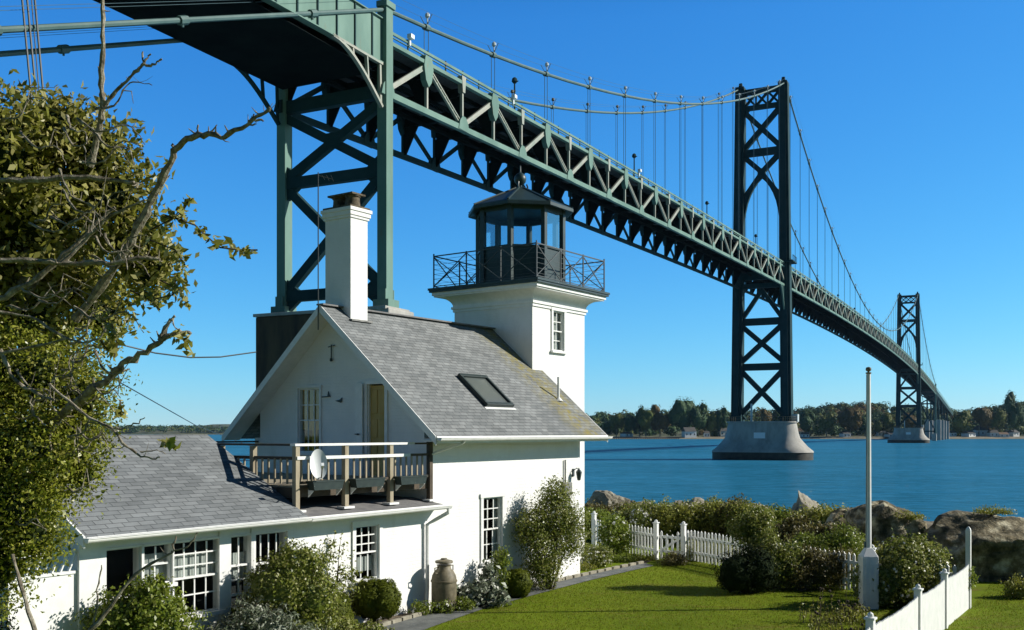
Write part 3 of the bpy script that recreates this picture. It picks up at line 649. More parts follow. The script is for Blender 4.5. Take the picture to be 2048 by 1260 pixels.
# wing roof
WL0, WL1 = -8.17, -3.85
ms = slab(WL0, WL1, -0.35, -1.52, 2.5, -0.05); ws = ms.build('wing_roof', sh_wing, house)
slab(WL0, WL1, 5.35, -1.52, 2.5, -0.05).build('wing_roof', sh_wing, house)
slab(-3.85, 0.0, -0.35, -1.53, 0.5, -1.41).build('low_roof', sh_low, house)
slab(-3.85, 0.0, 0.5, -1.41, 5.9, -1.40).build('low_roof', sh_low, house)
gutter(WL0 - .03, -3.87, -0.42, -1.55).build('gutter', M['trim'], house)
gutter(-3.86, 0.12, -0.42, -1.565).build('gutter', M['trim'], house)
mb = MB(); mb.box(H(-4.0, -0.17, -1.605), E1 * 4.15, E2 * 0.17, (0, 0, .012)); mb.box(H(-4.0, -0.352, -1.58), E1 * 4.15, E2 * 0.008, (0, 0, .05)); mb.build('soffit', M['trim'], house)
mb = MB()
for l0 in (WL0 - .03, ):
    for (ta, tb) in ((-.35, 2.5), (5.35, 2.5)):
        mb.hexa([H(l0, ta, -1.68), H(l0 + .03, ta, -1.68), H(l0 + .03, tb, -.21), H(l0, tb, -.21), H(l0, ta, -1.515), H(l0 + .03, ta, -1.515), H(l0 + .03, tb, -.045), H(l0, tb, -.045)])
mb.build('rake_board', M['trim'], house)
# shed cheek under the wing rake beside the balcony
wall_strips(H(-3.87, 0, -HC), E2, E1, 0.03, 0.0, 5.3, -1.46, lambda t: -0.14 - 0.516 * abs(t - 2.5), [], extra=(2.5,)).build('wing_cheek', M['trim'], house)
# downspouts
mb = MB(); mb.tube([H(0.05, -0.42, -1.60), H(0.05, -0.42, -1.70), H(-.1, -0.20, -1.85), H(-.22, -.07, -1.95), H(-.22, -.07, -3.3), H(-.3, -.12, -3.6), H(-.45, -.2, -3.72)], .04, 8); mb.build('downspout', M['trim'], house, smooth=True)
mb = MB(); mb.tube([H(0.35, -0.655, -.16), H(.3, -0.6, -.24), H(.02, -.15, -.42), H(-.04, .02, -.5), H(-.06, .05, -1.3)], .03, 8); mb.build('downspout', M['trim'], house, smooth=True)
# chimney
l0, l1, t0, t1 = 0.634 - .523, 0.634 - .523 + .56, RT - .328, RT - .328 + .82
mb = MB(); cc = lambda h0, h1, o: mb.box(H((l0 + l1) / 2, (t0 + t1) / 2, (h0 + h1) / 2), E1 * ((l1 - l0) / 2 + o), E2 * ((t1 - t0) / 2 + o), (0, 0, (h1 - h0) / 2))
cc(2.0, 4.92, 0); cc(4.92, 4.98, .03); cc(4.98, 5.08, .055); cc(5.08, 5.16, .08)
ch = mb.build('chimney', M['white'], house, bevel=0.008)
mb = MB(); cc(5.16, 5.21, .04)
cxx = H((l0 + l1) / 2, (t0 + t1) / 2, 0)
for q in (-.2, .2):
    mb.lathe(H((l0 + l1) / 2, (t0 + t1) / 2 + q, 5.21), [(.19, 0), (.17, .12), (.165, .22), (.19, .24), (.19, .27), (.13, .27), (.12, .15)], 14)
mb.box(H((l0 + l1) / 2, (t0 + t1) / 2, 5.5), E1 * .22, E2 * .4, (0, 0, .02)); mb.build('chimney_pot', M['soot'], ch, smooth=True)
mb = MB(); mb.box(H((l0 + l1) / 2, t0 - .05, roof_h(t0 - .05) + .02), E1 * .34, E2 * .06, (0, 0, .02)); mb.build('flashing', M['grey_metal'], ch)
# skylight and vent pipe on the front slope
def RS(l, q, k=0):   # on roof: l along, q horizontal distance from the ridge, k out of the slope
    n = (-E2 * PITCH + Vector((0, 0, 1))).normalized(); return H(l, RT - q, RIDGE_H - PITCH * q) + n * k
def roof_px(px, py):
    u = u_(px); v = (864 - py) / FPX; P0 = H(0, RT, RIDGE_H)
    # X = P0.x + l*E1.x - q*E2.x ; solve with height
    a = np.array([[E1.x - u * E1.y, -E2.x + u * E2.y], [-v * E1.y, -PITCH + v * E2.y]]); b = np.array([u * P0.y - P0.x, v * P0.y - RIDGE_H]); return np.linalg.solve(a, b)
sa = [roof_px(*p) for p in ((917, 753), (967, 756), (1024, 814), (970, 817))]
lA = (sa[0][0] + sa[3][0]) / 2; lB = (sa[1][0] + sa[2][0]) / 2; qA = (sa[0][1] + sa[1][1]) / 2; qB = (sa[2][1] + sa[3][1]) / 2
mb = MB()
def rsbox(mb, a, b, c, d, k0, k1): mb.hexa([RS(a, d, k0), RS(b, d, k0), RS(b, c, k0), RS(a, c, k0), RS(a, d, k1), RS(b, d, k1), RS(b, c, k1), RS(a, c, k1)])
f = .07
rsbox(mb, lA, lB, qA, qA + f, 0, .10); rsbox(mb, lA, lB, qB - f, qB, 0, .10); rsbox(mb, lA, lA + f, qA + f, qB - f, 0, .10); rsbox(mb, lB - f, lB, qA + f, qB - f, 0, .10)
sk = mb.build('skylight', M['planter'], house, bevel=.008)
mb = MB(); rsbox(mb, lA + f, lB - f, qA + f, qB - f, .0, .05); mb.build('skylight_glass', mat('skylight glass', (0.10, 0.115, 0.11), 0.12, spec=0.8), sk)
mb = MB(); rsbox(mb, lA - .05, lB + .08, qB, qB + .05, .001, .012); mb.build('flashing', M['trim'], sk)
vp = roof_px(1119, 801); mb = MB(); b0 = RS(vp[0], vp[1], -.05); mb.tube([b0, b0 + Vector((0, 0, .66))], .035, 10); mb.lathe(b0 + Vector((0, 0, .03)), [(.12, 0), (.05, .08)], 10); mb.build('vent_pipe', M['trim'], house)
# ------------- tower
TC = H((TL0 + TL1) / 2, (TF + TB) / 2, 0)
PH = 4.09      # gallery floor
def sq(mb, half0, h0, half1, h1):
    vs = [];
    for hf, h in ((half0, h0), (half1, h1)):
        for a, b in ((-1, -1), (1, -1), (1, 1), (-1, 1)): q = TC + E1 * a * hf + E2 * b * hf; vs.append((q.x, q.y, h + HC))
    mb.hexa(vs)
hw = 1.35
tw = [along(H(TL0, TF, 0), E1, 1105), along(H(TL0, TF, 0), E1, 1127)]
twh = [(864 - 702) / FPX * (H(TL0 + 1.2, TF, 0).y), (864 - 622) / FPX * H(TL0 + 1.2, TF, 0).y]
tower_hole = [tw[0], tw[1], twh[0], twh[1]]
mbt = wall_strips(H(TL0, TF, -HC), E1, NF, 0.25, 0, 2.7, GZ - .3, lambda a: 3.45, [tower_hole])
mbx = MB()
def tbox(mb, l0_, l1_, t0_, t1_, h0, h1): mb.box(H((l0_ + l1_) / 2, (t0_ + t1_) / 2, (h0 + h1) / 2), E1 * (l1_ - l0_) / 2, E2 * (t1_ - t0_) / 2, (0, 0, (h1 - h0) / 2))
tbox(mbt, TL0, TL1, TF + .25, TB, GZ - .3, 3.45)
tower = mbt.build('tower', M['white'], house)
mb = MB()
prof = [(hw + .05, 3.02), (hw + .05, 3.10), (hw + .09, 3.12), (hw + .09, 3.17), (hw + .03, 3.19)]
sq(mb, hw + .035, 3.42, hw + .035, 3.50); sq(mb, hw + .07, 3.50, hw + .07, 3.57)
pts = []
for k in range(9):
    a = (pi / 2) * k / 8; pts.append((hw + .03 + .36 * (1 - cos(a)), 3.57 + .27 * sin(a)))
for (a, b), (c, d) in zip(pts[:-1], pts[1:]): sq(mb, a, b, c, d)
sq(mb, hw + .42, 3.84, hw + .42, 3.88); sq(mb, hw + .46, 3.88, hw + .46, 3.97)
mb.build('cornice', M['trim'], tower)
mb = MB(); sq(mb, hw + .52, 3.97, hw + .52, 4.03); sq(mb, hw + .545, 4.03, hw + .545, PH); mb.build('gallery_floor', M['dkgreen'], tower)
window(H(TL0, TF, -HC), E1, NF, *tower_hole, 2, [2, 2], parent=tower, casing=.08, curtain=[(0, 1, 0, 1)])
# gallery railing
rh = 0.95; g = hw + .42
mb = MB(); mbp = Many(); mbw = MB()
cor = [(-1, -1), (1, -1), (1, 1), (-1, 1)]
GP = lambda a, b, h: TC + E1 * a * g + E2 * b * g + Vector((0, 0, h))
for i in range(4):
    a, b = cor[i], cor[(i + 1) % 4]
    L = lambda f, h: GP(a[0] + (b[0] - a[0]) * f, a[1] + (b[1] - a[1]) * f, h)
    mb.beam(L(0, PH + rh - .03), L(1, PH + rh - .03), .03, .03); mb.beam(L(0, PH + .06), L(1, PH + .06), .02, .02)
    n = 3
    for k in range(n):
        f0, f1 = k / n, (k + 1) / n
        mbp.new().beam(L(f0, PH), L(f0, PH + rh + (.04 if k == 0 else 0)), .03, .03, E1)
        mb.beam(L(f0, PH + .06), L(f1, PH + rh - .05), .022, .022); mb.beam(L(f1, PH + .06), L(f0, PH + rh - .05), .022, .022)
    for k in range(1, 7): mbw.beam(L(0, PH + rh * k / 7), L(1, PH + rh * k / 7), .008, .008)
rl = mb.build('gallery_railing', M['iron'], tower); mbp.build('railing_post', M['iron'], rl); mbw.build('railing_wire', M['iron'], rl)
# lantern room
LR = 1.24; ph0 = math.atan2(-E1.y, -E1.x) + radians(22.5)
OC = lambda k, r, h: Vector((TC.x + cos(ph0 + pi / 4 * k) * r, TC.y + sin(ph0 + pi / 4 * k) * r, h + HC))
lr = MB()
for k in range(8):
    a, b = OC(k, LR - .02, PH), OC(k + 1, LR - .02, PH); lr.beam(a + Vector((0, 0, .54)), b + Vector((0, 0, .54)), .05, 1.08)
lan = lr.build('lantern_room', M['dkgreen'], house)
mb = MB()
for k in range(8):
    mb.beam(OC(k, LR, PH), OC(k, LR, 6.36), .13, .13, E1)
    mb.beam(OC(k, LR, PH + 1.10), OC(k + 1, LR, PH + 1.10), .10, .05); mb.beam(OC(k, LR, 6.28), OC(k + 1, LR, 6.28), .10, .16)
mb.build('mullion', M['dkgreen'], lan)
mb = MB()
for k in range(8):
    a, b = OC(k, LR, PH + 1.12), OC(k + 1, LR, PH + 1.12); mb.add([a, b, b + Vector((0, 0, 6.20 - PH - 1.12)), a + Vector((0, 0, 6.20 - PH - 1.12))], [(0, 1, 2, 3)])
mb.build('pane', M['lglass'], lan)
mb = MB(); mb.lathe((TC.x, TC.y, HC), [(.3, 6.36), (1.28, 6.36), (1.53, 6.27), (1.56, 6.29), (1.56, 6.38), (1.50, 6.42), (.18, 7.03), (.10, 7.06), (.06, 7.10)], 8, ph0); mb.build('lantern_roof', M['dkgreen'], lan)
mb = MB()
for k in range(8): mb.beam(OC(k, 1.54, 6.415), OC(k, .15, 7.05), .05, .04)
mb.build('roof_rib', M['dkgreen'], lan)
mb = MB(); mb.lathe((TC.x, TC.y, HC + 7.08), [(.05, 0), (.05, .06), (.10, .08), (.16, .15), (.18, .24), (.16, .33), (.09, .40), (.03, .43), (.02, .62), (.005, .64)], 16)
for k in (0, 3): mb.tube([OC(k, .22, 6.98), OC(k, .26, 7.12), OC(k, .22, 7.2)], .025, 6)
mb.build('finial', M['dkgreen'], lan, smooth=True)
# ------------- balcony
FL = -0.98
bal = MB()
nb = 28
for i in range(nb): bal.box(H(-1.92, .08 + 5.5 * (i + .5) / nb, FL - .02), E1 * 1.9, E2 * (2.75 / nb - .004), (0, 0, .018))
balc = bal.build('balcony', M['wood'], house)
mb = MB(); mb.box(H(-1.92, .05, FL - .13), E1 * 1.9, E2 * .02, (0, 0, .09)); mb.box(H(-3.82, 2.8, FL - .13), E1 * .02, E2 * 2.75, (0, 0, .09))
for k in range(8): mb.box(H(-3.6 + k * .48, 2.83, FL - .13), E1 * .02, E2 * 2.75, (0, 0, .08))
mb.build('joist', M['wood_dark'], balc)
for l in (-3.82, -2.57, -1.30, -.06):
    bot = -1.45; top = -.26 if l < -.1 else -.2
    mb = MB(); mb.box(H(l, .0, (bot + top) / 2), E1 * .05, E2 * .05, (0, 0, (top - bot) / 2)); pm = mb.build('post', M['wood' if l < -.1 else 'wood_dark'], balc, bevel=.004)
    mb = MB(); mb.box(H(l, -.02, -1.445), E1 * .14, E2 * .1, (0, 0, .02)); mb.build('post_foot', M['trim'], pm)
for t in (1.17, 2.1, 3.1, 4.2, 5.55):
    mb = MB(); mb.box(H(-3.82, t, -.72), E1 * .05, E2 * .05, (0, 0, .46)); mb.build('post', M['wood'], balc, bevel=.004)
mb = MB(); mb.box(H(-2.26, -.0, -.235), E1 * 1.64, E2 * .07, (0, 0, .022)); mb.box(H(-2.3, -.058, -.475), E1 * 1.55, E2 * .012, (0, 0, .03)); mb.build('top_rail', M['trim'], balc)
mb = MB(); mb.box(H(-3.82, 2.8, -.235), E1 * .06, E2 * 2.73, (0, 0, .02)); mb.box(H(-3.82, 2.8, -.48), E1 * .02, E2 * 2.7, (0, 0, .03)); mb.box(H(-1.9, 5.58, -.235), E1 * 1.9, E2 * .05, (0, 0, .02)); mb.box(H(-.35, .0, -.24), E1 * .25, E2 * .04, (0, 0, .018)); mb.box(H(-1.92, .0, -.93), E1 * 1.88, E2 * .02, (0, 0, .025)); mb.box(H(-.4, .0, -.475), E1 * .32, E2 * .02, (0, 0, .025)); mb.build('side_rail', M['wood_dark'], balc)
mb = Many()
l = -3.66
while l < -.15:
    if min(abs(l + 2.57), abs(l + 1.30)) > .09: mb.new().box(H(l, .035, -.715), E1 * .019, E2 * .012, (0, 0, .22))
    l += .17
t = .2
while t < 5.5:
    if min(abs(t - q) for q in (1.17, 2.1, 3.1, 4.2)) > .08: mb.new().box(H(-3.85, t, -.72), E1 * .012, E2 * .019, (0, 0, .23))
    t += .17
mb.build('baluster', M['wood'], balc)
# corner board of the wing, porch posts
mb = Many(); mb.new().box(H(Lat(183), -.012, -2.65), E1 * .22, E2 * .03, (0, 0, 1.04)); mb.new().box(H(Lat(448), -.012, -2.65), E1 * .12, E2 * .025, (0, 0, 1.04)); mb.new().box(H(Lat(505), -.012, -2.65), E1 * .05, E2 * .02, (0, 0, 1.04)); mb.build('corner_board', M['trim'], house)
# ------------- things on the house
d = empty('satellite_dish', H(-3.45, -.06, -.95), 'white oval satellite dish clamped to the balcony rail', 'satellite dish')
ctr = H(-3.48, -.22, -.60); nrm = (Vector((0.35, -0.9, 0.25))).normalized(); ax = nrm.cross(Vector((0, 0, 1))).normalized(); ay = ax.cross(nrm)
mb = MB(); vs = []; fs = []; n = 28; R_ = 5
for j in range(R_ + 1):
    for k in range(n): a = 2 * pi * k / n; rr = j / R_; vs.append(ctr + ax * (cos(a) * rr * .16) + ay * (sin(a) * rr * .285) + nrm * (.05 * rr * rr))
for j in range(R_):
    for k in range(n): k2 = (k + 1) % n; fs.append((j * n + k, j * n + k2, (j + 1) * n + k2, (j + 1) * n + k))
mb.add(vs, fs); mb.add([v - nrm * .012 for v in vs], fs)
mb.build('reflector', M['dish'], d, smooth=True)
mb = MB(); mb.tube([ctr - nrm * .02, H(-3.5, -.07, -.66), H(-3.5, -.07, -.98)], .02, 8); mb.tube([ctr - ay * .25, ctr - ay * .30 + nrm * .25, ctr - ay * .12 + nrm * .38], .012, 6); mb.build('arm', M['can'], d)
mb = MB(); mb.beam(ctr - ay * .12 + nrm * .34, ctr - ay * .09 + nrm * .43, .05, .06); mb.build('receiver', M['dish'], d)
labs = ['empty dark green planter box below the satellite dish', 'dark planter box between the two middle balcony posts', 'dark planter box nearest the main house wall on the balcony']
for i, (pa, pb) in enumerate(((622, 684), (707, 766), (797, 850))):
    a0, a1 = Lat(pa, -.18), Lat(pb, -.18); c = (a0 + a1) / 2; hl = (a1 - a0) / 2
    r = empty('planter_box', H(c, -.18, -1.07), labs[i], 'planter', 'planter boxes along the balcony edge')
    hh_ = -.98
    mb = MB(); vs = []
    for (o, h) in ((.9, hh_ - .09), (1, hh_ + .07)):
        for a, b in ((-1, -1), (1, -1), (1, 1), (-1, 1)): vs.append(H(c + a * hl * o, -.15 + b * .09 * o, h))
    mb.hexa(vs); mb.build('box', M['planter'], r)
    mb = MB(); mb.box(H(c, -.15, hh_ + .07), E1 * (hl + .01), E2 * .1, (0, 0, .012)); mb.build('rim', M['planter'], r)
    for q in (-.9, .9): mb = MB(); mb.prism([H(c + q * hl, -.06, hh_ - .05), H(c + q * hl, -.06, hh_ - .22), H(c + q * hl, -.2, hh_ - .1)], E1 * .02); mb.build('bracket', M['trim'], r)
# antenna mast at the gable peak
a = H(-.56, RT + .02, 0); an = empty('antenna_mast', (a.x, a.y, HC + 2.4), 'thin television antenna mast rising behind the white chimney', 'antenna')
mb = MB(); mb.tube([(a.x, a.y, HC + 2.3), (a.x, a.y, HC + 5.85)], .014, 6); mb.build('mast', M['iron'], an)
mb = MB(); mb.tube([(a.x, a.y, HC + 5.78), (a.x + .3, a.y + .1, HC + 5.72)], .009, 5)
for k in (.1, .2, .3): mb.tube([(a.x + k, a.y - .08, HC + 5.77), (a.x + k, a.y + .25, HC + 5.77 - k * .2)], .006, 4)
mb.build('antenna_arm', M['iron'], an)
# gable ornaments
def gpt(px, py): t, h = Tat(px, 0, py); return t, h
t, h = gpt(665, 700); r = empty('flag_bracket', H(-.03, t, h - .25), 'thin dark metal bracket high on the shaded gable wall', 'bracket')
mb = MB(); mb.beam(H(-.04, t, h - .25), H(-.04, t, h + .12), .02, .02, E1); mb.beam(H(-.04, t - .12, h + .1), H(-.04, t + .1, h + .07), .018, .018); mb.lathe(H(-.045, t, h - .27), [(.01, 0), (.035, .02), (.03, .07), (.01, .09)], 8); mb.build('arm', M['iron'], r)
t, h = gpt(655, 793); r = empty('wall_ornament', H(-.03, t, h), 'small dark metal bird ornament between the gable window and door', 'ornament')
mb = MB(); mb.beam(H(-.03, t + .16, h - .01), H(-.03, t - .12, h), .012, .025); mb.prism([H(-.02, t - .03, h), H(-.02, t - .1, h), H(-.02, t - .06, h + .12)], -E1 * .02)
t2, h2 = gpt(680, 804); mb.prism([H(-.02, t2 + .12, h2 + .03), H(-.02, t2 - .06, h2 - .02), H(-.02, t2 - .1, h2 + .1), H(-.02, t2 - .02, h2 + .05)], -E1 * .02); mb.build('silhouette', M['iron'], r)
# wall lantern and meter box near the house corner
la, lh = Lat(1146, 0, 945); r = empty('wall_lantern', H(la, -.05, lh - .2), 'black carriage lantern bracketed on the sunlit white wall above the rose bush', 'wall lantern')
mb = MB(); mb.tube([H(la, -.01, lh + .05), H(la, -.12, lh + .12), H(la, -.18, lh + .06)], .012, 6); mb.box(H(la, -.012, lh), E1 * .04, E2 * .012, (0, 0, .1)); mb.build('bracket', M['iron'], r)
mb = MB(); mb.lathe(H(la, -.18, lh - .2), [(.03, 0), (.045, .02), (.075, .2), (.08, .21), (.06, .25), (.02, .29), (.01, .33)], 6); mb.build('lantern_body', M['iron'], r)
la2, lh2 = Lat(1130, 0, 978); r = empty('meter_box', H(la2, -.05, lh2 - .2), 'grey electric meter box with conduit on the white wall behind the rose bush', 'meter box')
mb = MB(); mb.box(H(la2, -.06, lh2), E1 * .16, E2 * .06, (0, 0, .17)); mb.build('cabinet', M['grey_metal'], r, bevel=.01)
mb = MB(); mb.tube([H(la2 - .05, -.04, lh2 + .15), H(la2 - .05, -.04, lh2 + .75)], .022, 8); mb.build('conduit', M['grey_metal'], r)
# milk can
ca = H(Lat(888, -.42), -.42, GZ); r = empty('milk_can', ca, 'weathered grey milk can standing against the white wall by the downspout', 'milk can')
mb = MB(); mb.lathe(ca, [(.25, 0), (.265, .03), (.265, .60), (.28, .61), (.28, .64), (.265, .65), (.25, .74), (.20, .83), (.15, .88), (.14, .94), (.16, .96)], 24); mb.build('body', M['can'], r, smooth=True)
mb = MB(); mb.lathe(ca + Vector((0, 0, 1.0)), [(.18, 0), (.19, .02), (.18, .05), (.08, .07), (.06, .10)], 20); mb.build('lid', M['can'], r, smooth=True)
mb = MB()
for s_ in (-1, 1): mb.tube([ca + E1 * s_ * .22 + Vector((0, 0, .8)), ca + E1 * s_ * .3 + Vector((0, 0, .82)), ca + E1 * s_ * .3 + Vector((0, 0, .92)), ca + E1 * s_ * .17 + Vector((0, 0, .93))], .014, 6)
mb.build('handle', M['can'], r)
# white board fence with lattice at the wing's left end
r = empty('board_fence', H(-9.5, .1, GZ), 'solid white board fence with slanted lattice top left of the porch', 'fence')
e0, e1_ = Lat(14, .05), Lat(163, .05); ft = Lat(100, .05, 1152)[1]
mb = MB(); n = 1; mb.box(H((e0 + e1_) / 2, .05, (GZ - .1 + ft) / 2), E1 * (e1_ - e0) / 2, E2 * .03, (0, 0, (ft - GZ + .1) / 2)); mb.build('board_panel', M['trim'], r)
mb = MB(); mb.box(H((e0 + e1_) / 2, .05, ft + .02), E1 * (e1_ - e0) / 2, E2 * .05, (0, 0, .02)); mb.box(H((e0 + e1_) / 2, .05, ft + .33), E1 * (e1_ - e0) / 2, E2 * .04, (0, 0, .02)); mb.build('rail', M['trim'], r)
mb = MB(); l = e0
while l < e1_ - .1: mb.beam(H(l, .05, ft + .04), H(l + .12, .05, ft + .31), .02, .05, E2); l += .13
mb.build('lattice', M['trim'], r)

# ================================================================== SUSPENSION BRIDGE
S1, S2, S3, HWID = 154.0, 520.0, 674.0, 4.9
def hb(s):
    if s < 0: return 25.65 + .02 * s
    if s > S3: return 25.8 - .047 * (s - S3)
    return 33.7 - 6.96e-5 * (s - 337) ** 2
def road(s): return 29.45 + .02 * s if s < 0 else hb(s) + 4.05
bp = B(S1, 0, -HC); bridge = empty('suspension_bridge', (bp.x, bp.y, 0), 'long green steel suspension bridge with cross braced towers spanning the bay', 'bridge')
PAN = S1 / 26
stat = [i * PAN for i in range(27)] + [S1 + (S2 - S1) * i / 62 for i in range(1, 63)] + [S2 + (S3 - S2) * i / 26 for i in range(1, 27)]
# roadway
mb = MB()
ss = [-80 + 10 * i for i in range(8)] + stat + [S3 + 20 * i for i in range(1, 14)]
mb2 = MB(); mb3 = MB()
for a, b in zip(ss[:-1], ss[1:]):
    ha, hb_ = road(a), road(b)
    mb.hexa([B(a, -4.55, ha - .25), B(b, -4.55, hb_ - .25), B(b, 4.55, hb_ - .25), B(a, 4.55, ha - .25), B(a, -4.55, ha), B(b, -4.55, hb_), B(b, 4.55, hb_), B(a, 4.55, ha)])
    for l in (-3.4, -1.7, 0, 1.7, 3.4): mb3.beam(B(a, l, ha - .45), B(b, l, hb_ - .45), .2, .4)
    for l in (-4.6, 4.6): mb2.beam(B(a, l, ha - .0), B(b, l, hb_ - .0), .10, .3)
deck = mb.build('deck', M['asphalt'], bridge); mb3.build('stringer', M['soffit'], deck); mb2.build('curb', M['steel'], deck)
# railings
mb = MB(); mbp = Many()
for l in (5.0, -5.0):
    for a, b in zip(ss[:-1], ss[1:]):
        if a < 0: continue
        for h, w in ((.42, .05), (.74, .22)): mb.beam(B(a, l, road(a) + h), B(b, l, road(b) + h), .12, w)
        k = max(2, int(round((b - a) / 2.96))) if a < 300 else 1
        for j in range(k): s_ = a + (b - a) * j / k; mbp.new().beam(B(s_, l, road(s_) - .1), B(s_, l, road(s_) + .95), .09, .12, BD)
rl = mb.build('railing', M['steel'], deck); mbp.build('railing_post', M['steel_shaded'], rl)
# floor beams with triangular knees
fb = Many()
for s_ in stat:
    h = hb(s_); mb = fb.new()
    mb.box(B(s_, 0, h + 3.15), BD * .13, BR_ * 4.6, (0, 0, .36)); mb.box(B(s_, 0, h + 2.76), BD * .25, BR_ * 4.6, (0, 0, .05))
    for sg in (-1, 1):
        mb.prism([B(s_ - .07, sg * 4.75, h + .1), B(s_ - .07, sg * 4.75, h + 2.8), B(s_ - .07, sg * 3.1, h + 2.8), B(s_ - .07, sg * 4.5, h + .1)], BD * .14)
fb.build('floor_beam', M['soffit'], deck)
# longitudinal maintenance rails under the floor
mb = MB()
for a, b in zip(stat[:-1], stat[1:]):
    for l in (-2.2, 2.2): mb.beam(B(a, l, hb(a) + 2.55), B(b, l, hb(b) + 2.55), .18, .30)
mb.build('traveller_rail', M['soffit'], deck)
# stiffening trusses
def truss(side, i0, i1):
    l = HWID * side; near = stat[i0] < 150 or side > 0
    ch = MB(); cht = MB(); web = MB(); wm = 'steel_sunlit' if side > 0 else 'steel_shaded'; cm = 'steel' if side > 0 else 'steel_shaded'
    for i in range(i0, i1):
        a, b = stat[i], stat[i + 1]; ba, bb = hb(a), hb(b)
        ch.beam(B(a, l, ba), B(b, l, bb), .42, .48); cht.beam(B(a, l, ba + 3.95), B(b, l, bb + 3.95), .42, .30)
    for i in range(i0, i1 + 1):
        a = stat[i]; h = hb(a); web.beam(B(a, l, h + .2), B(a, l, h + 3.85), .24, .22, BD)
        gus = GUS[cm].new()
        topnode = (i % 2 == 1)
        if topnode:
            gus.prism([B(a - .5, l + .26, h + 4.5), B(a + .5, l + .26, h + 4.5), B(a + .72, l + .26, h + 3.6), B(a + .45, l + .26, h + 2.5), B(a, l + .26, h + 2.0), B(a - .45, l + .26, h + 2.5), B(a - .72, l + .26, h + 3.6)], BR_ * -.52)
        else:
            gus.prism([B(a - .95, l + .26, h - .22), B(a + .95, l + .26, h - .22), B(a + .7, l + .26, h + .55), B(a + .3, l + .26, h + 1.0), B(a - .3, l + .26, h + 1.0), B(a - .7, l + .26, h + .55)], BR_ * -.52)
            web.prism([B(a - .35, l + .24, h + 4.5), B(a + .35, l + .24, h + 4.5), B(a + .2, l + .24, h + 3.1), B(a - .2, l + .24, h + 3.1)], BR_ * -.48)
        if i < i1:
            b = stat[i + 1]; h2 = hb(b)
            p, q = (B(a, l, h + 3.8), B(b, l, h2 + .25)) if topnode else (B(a, l, h + .25), B(b, l, h2 + 3.8))
            if i < 20:   # laced members
                dn = (q - p).normalized(); up = BR_.cross(dn).normalized(); w = .15
                for k in (-1, 1): web.beam(p + up * w * k, q + up * w * k, .22 if topnode else .22, .10, up)
                n = 9 if i < 12 else 5
                for k in range(n):
                    c = p.lerp(q, (k + .5) / n); 
                    if topnode or side < 0: web.beam(c - up * w - dn * .12, c + up * w + dn * .12, .10, .10, dn)
                if not topnode: web.beam(p, q, .16, .22, up)
            else: web.beam(p, q, .26, .30)
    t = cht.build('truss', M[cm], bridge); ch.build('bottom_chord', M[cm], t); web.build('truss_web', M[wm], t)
GUS = {'steel': Many(), 'steel_shaded': Many()}
for side in (1, -1):
    truss(side, 0, 26); truss(side, 26, 88); truss(side, 88, 114)
for k_, g_ in GUS.items(): g_.build('gusset_plate', M[k_], bridge, limit=70 if k_ == 'steel' else 30)
# approach plate girders at both ends
for side in (1, -1):
    mb = MB(); rb = Many()
    for a, b in ((-80, -50), (-50, -25), (-25, -.4)):
        mb.beam(B(a, side * 4.75, road(a) + .22), B(b, side * 4.75, road(b) + .22), .16, 3.3)
        mb.beam(B(a, side * 4.75, road(a) - 1.46), B(b, side * 4.75, road(b) - 1.46), .6, .08); mb.beam(B(a, side * 4.75, road(a) + 1.9), B(b, side * 4.75, road(b) + 1.9), .5, .08)
    k = -37
    while k < -1:
        rb.new().beam(B(k, side * 4.87, road(k) - 1.4), B(k, side * 4.87, road(k) + 1.85), .10, .12, BD); k += 2.2
    gd_ = mb.build('approach_girder', M['steel'], bridge); rb.build('stiffener', M['steel_shaded' ], gd_)
    mb = MB()
    for i in range(13):
        a, b = S3 + 20 * i, S3 + 20 * (i + 1); mb.beam(B(a, side * 4.4, road(a) - 1.6), B(b, side * 4.4, road(b) - 1.6), .3, 2.8)
    mb.build('approach_girder', M['steel_shaded'], bridge)
mb = MB()
for a in range(-78, 0, 6): mb.box(B(a, 0, road(a) - .75), BD * .12, BR_ * 4.6, (0, 0, .5))
mb.box(B(-40, 0, road(-40) - 1.33), BD * 39.3, BR_ * 4.45, (0, 0, .03)); mb.build('floor_plate', M['soffit'], deck)
# curved knee brackets at the cable bent
def knee(s0, sg, l, h0, h1, run, mat_, parent, n=10, infill=True, r=.22):
    mb = MB(); pts = []
    for k in range(n + 1):
        a = pi / 2 * k / n * .92; pts.append(B(s0 + sg * (run * (1 - sin(a))), l, h0 + (h1 - h0) * (1 - cos(a)) / (1 - cos(pi / 2 * .92)) * 1.0))
    pts = [B(s0 + sg * run * (k / n) ** 1.0, l, h0 + (h1 - h0) * sin(pi / 2 * k / n)) for k in range(n + 1)]
    for a, b in zip(pts[:-1], pts[1:]): mb.beam(a, b, .3, r)
    if infill:
        for f in (.33, .62):
            k = int(f * n); p = pts[k]; q = B(s0 + sg * run * f, l, h1 + .1); mb.beam(p, q, .25, .15, BD)
        mb.beam(pts[0] + BD * sg * .15, B(s0 + sg * .25, l, h1 + .1), .22, .16, BR_); mb.beam(B(s0, l, h1), B(s0 + sg * run, l, h1), .3, .18)
    return mb.build('knee_bracket', mat_, parent)

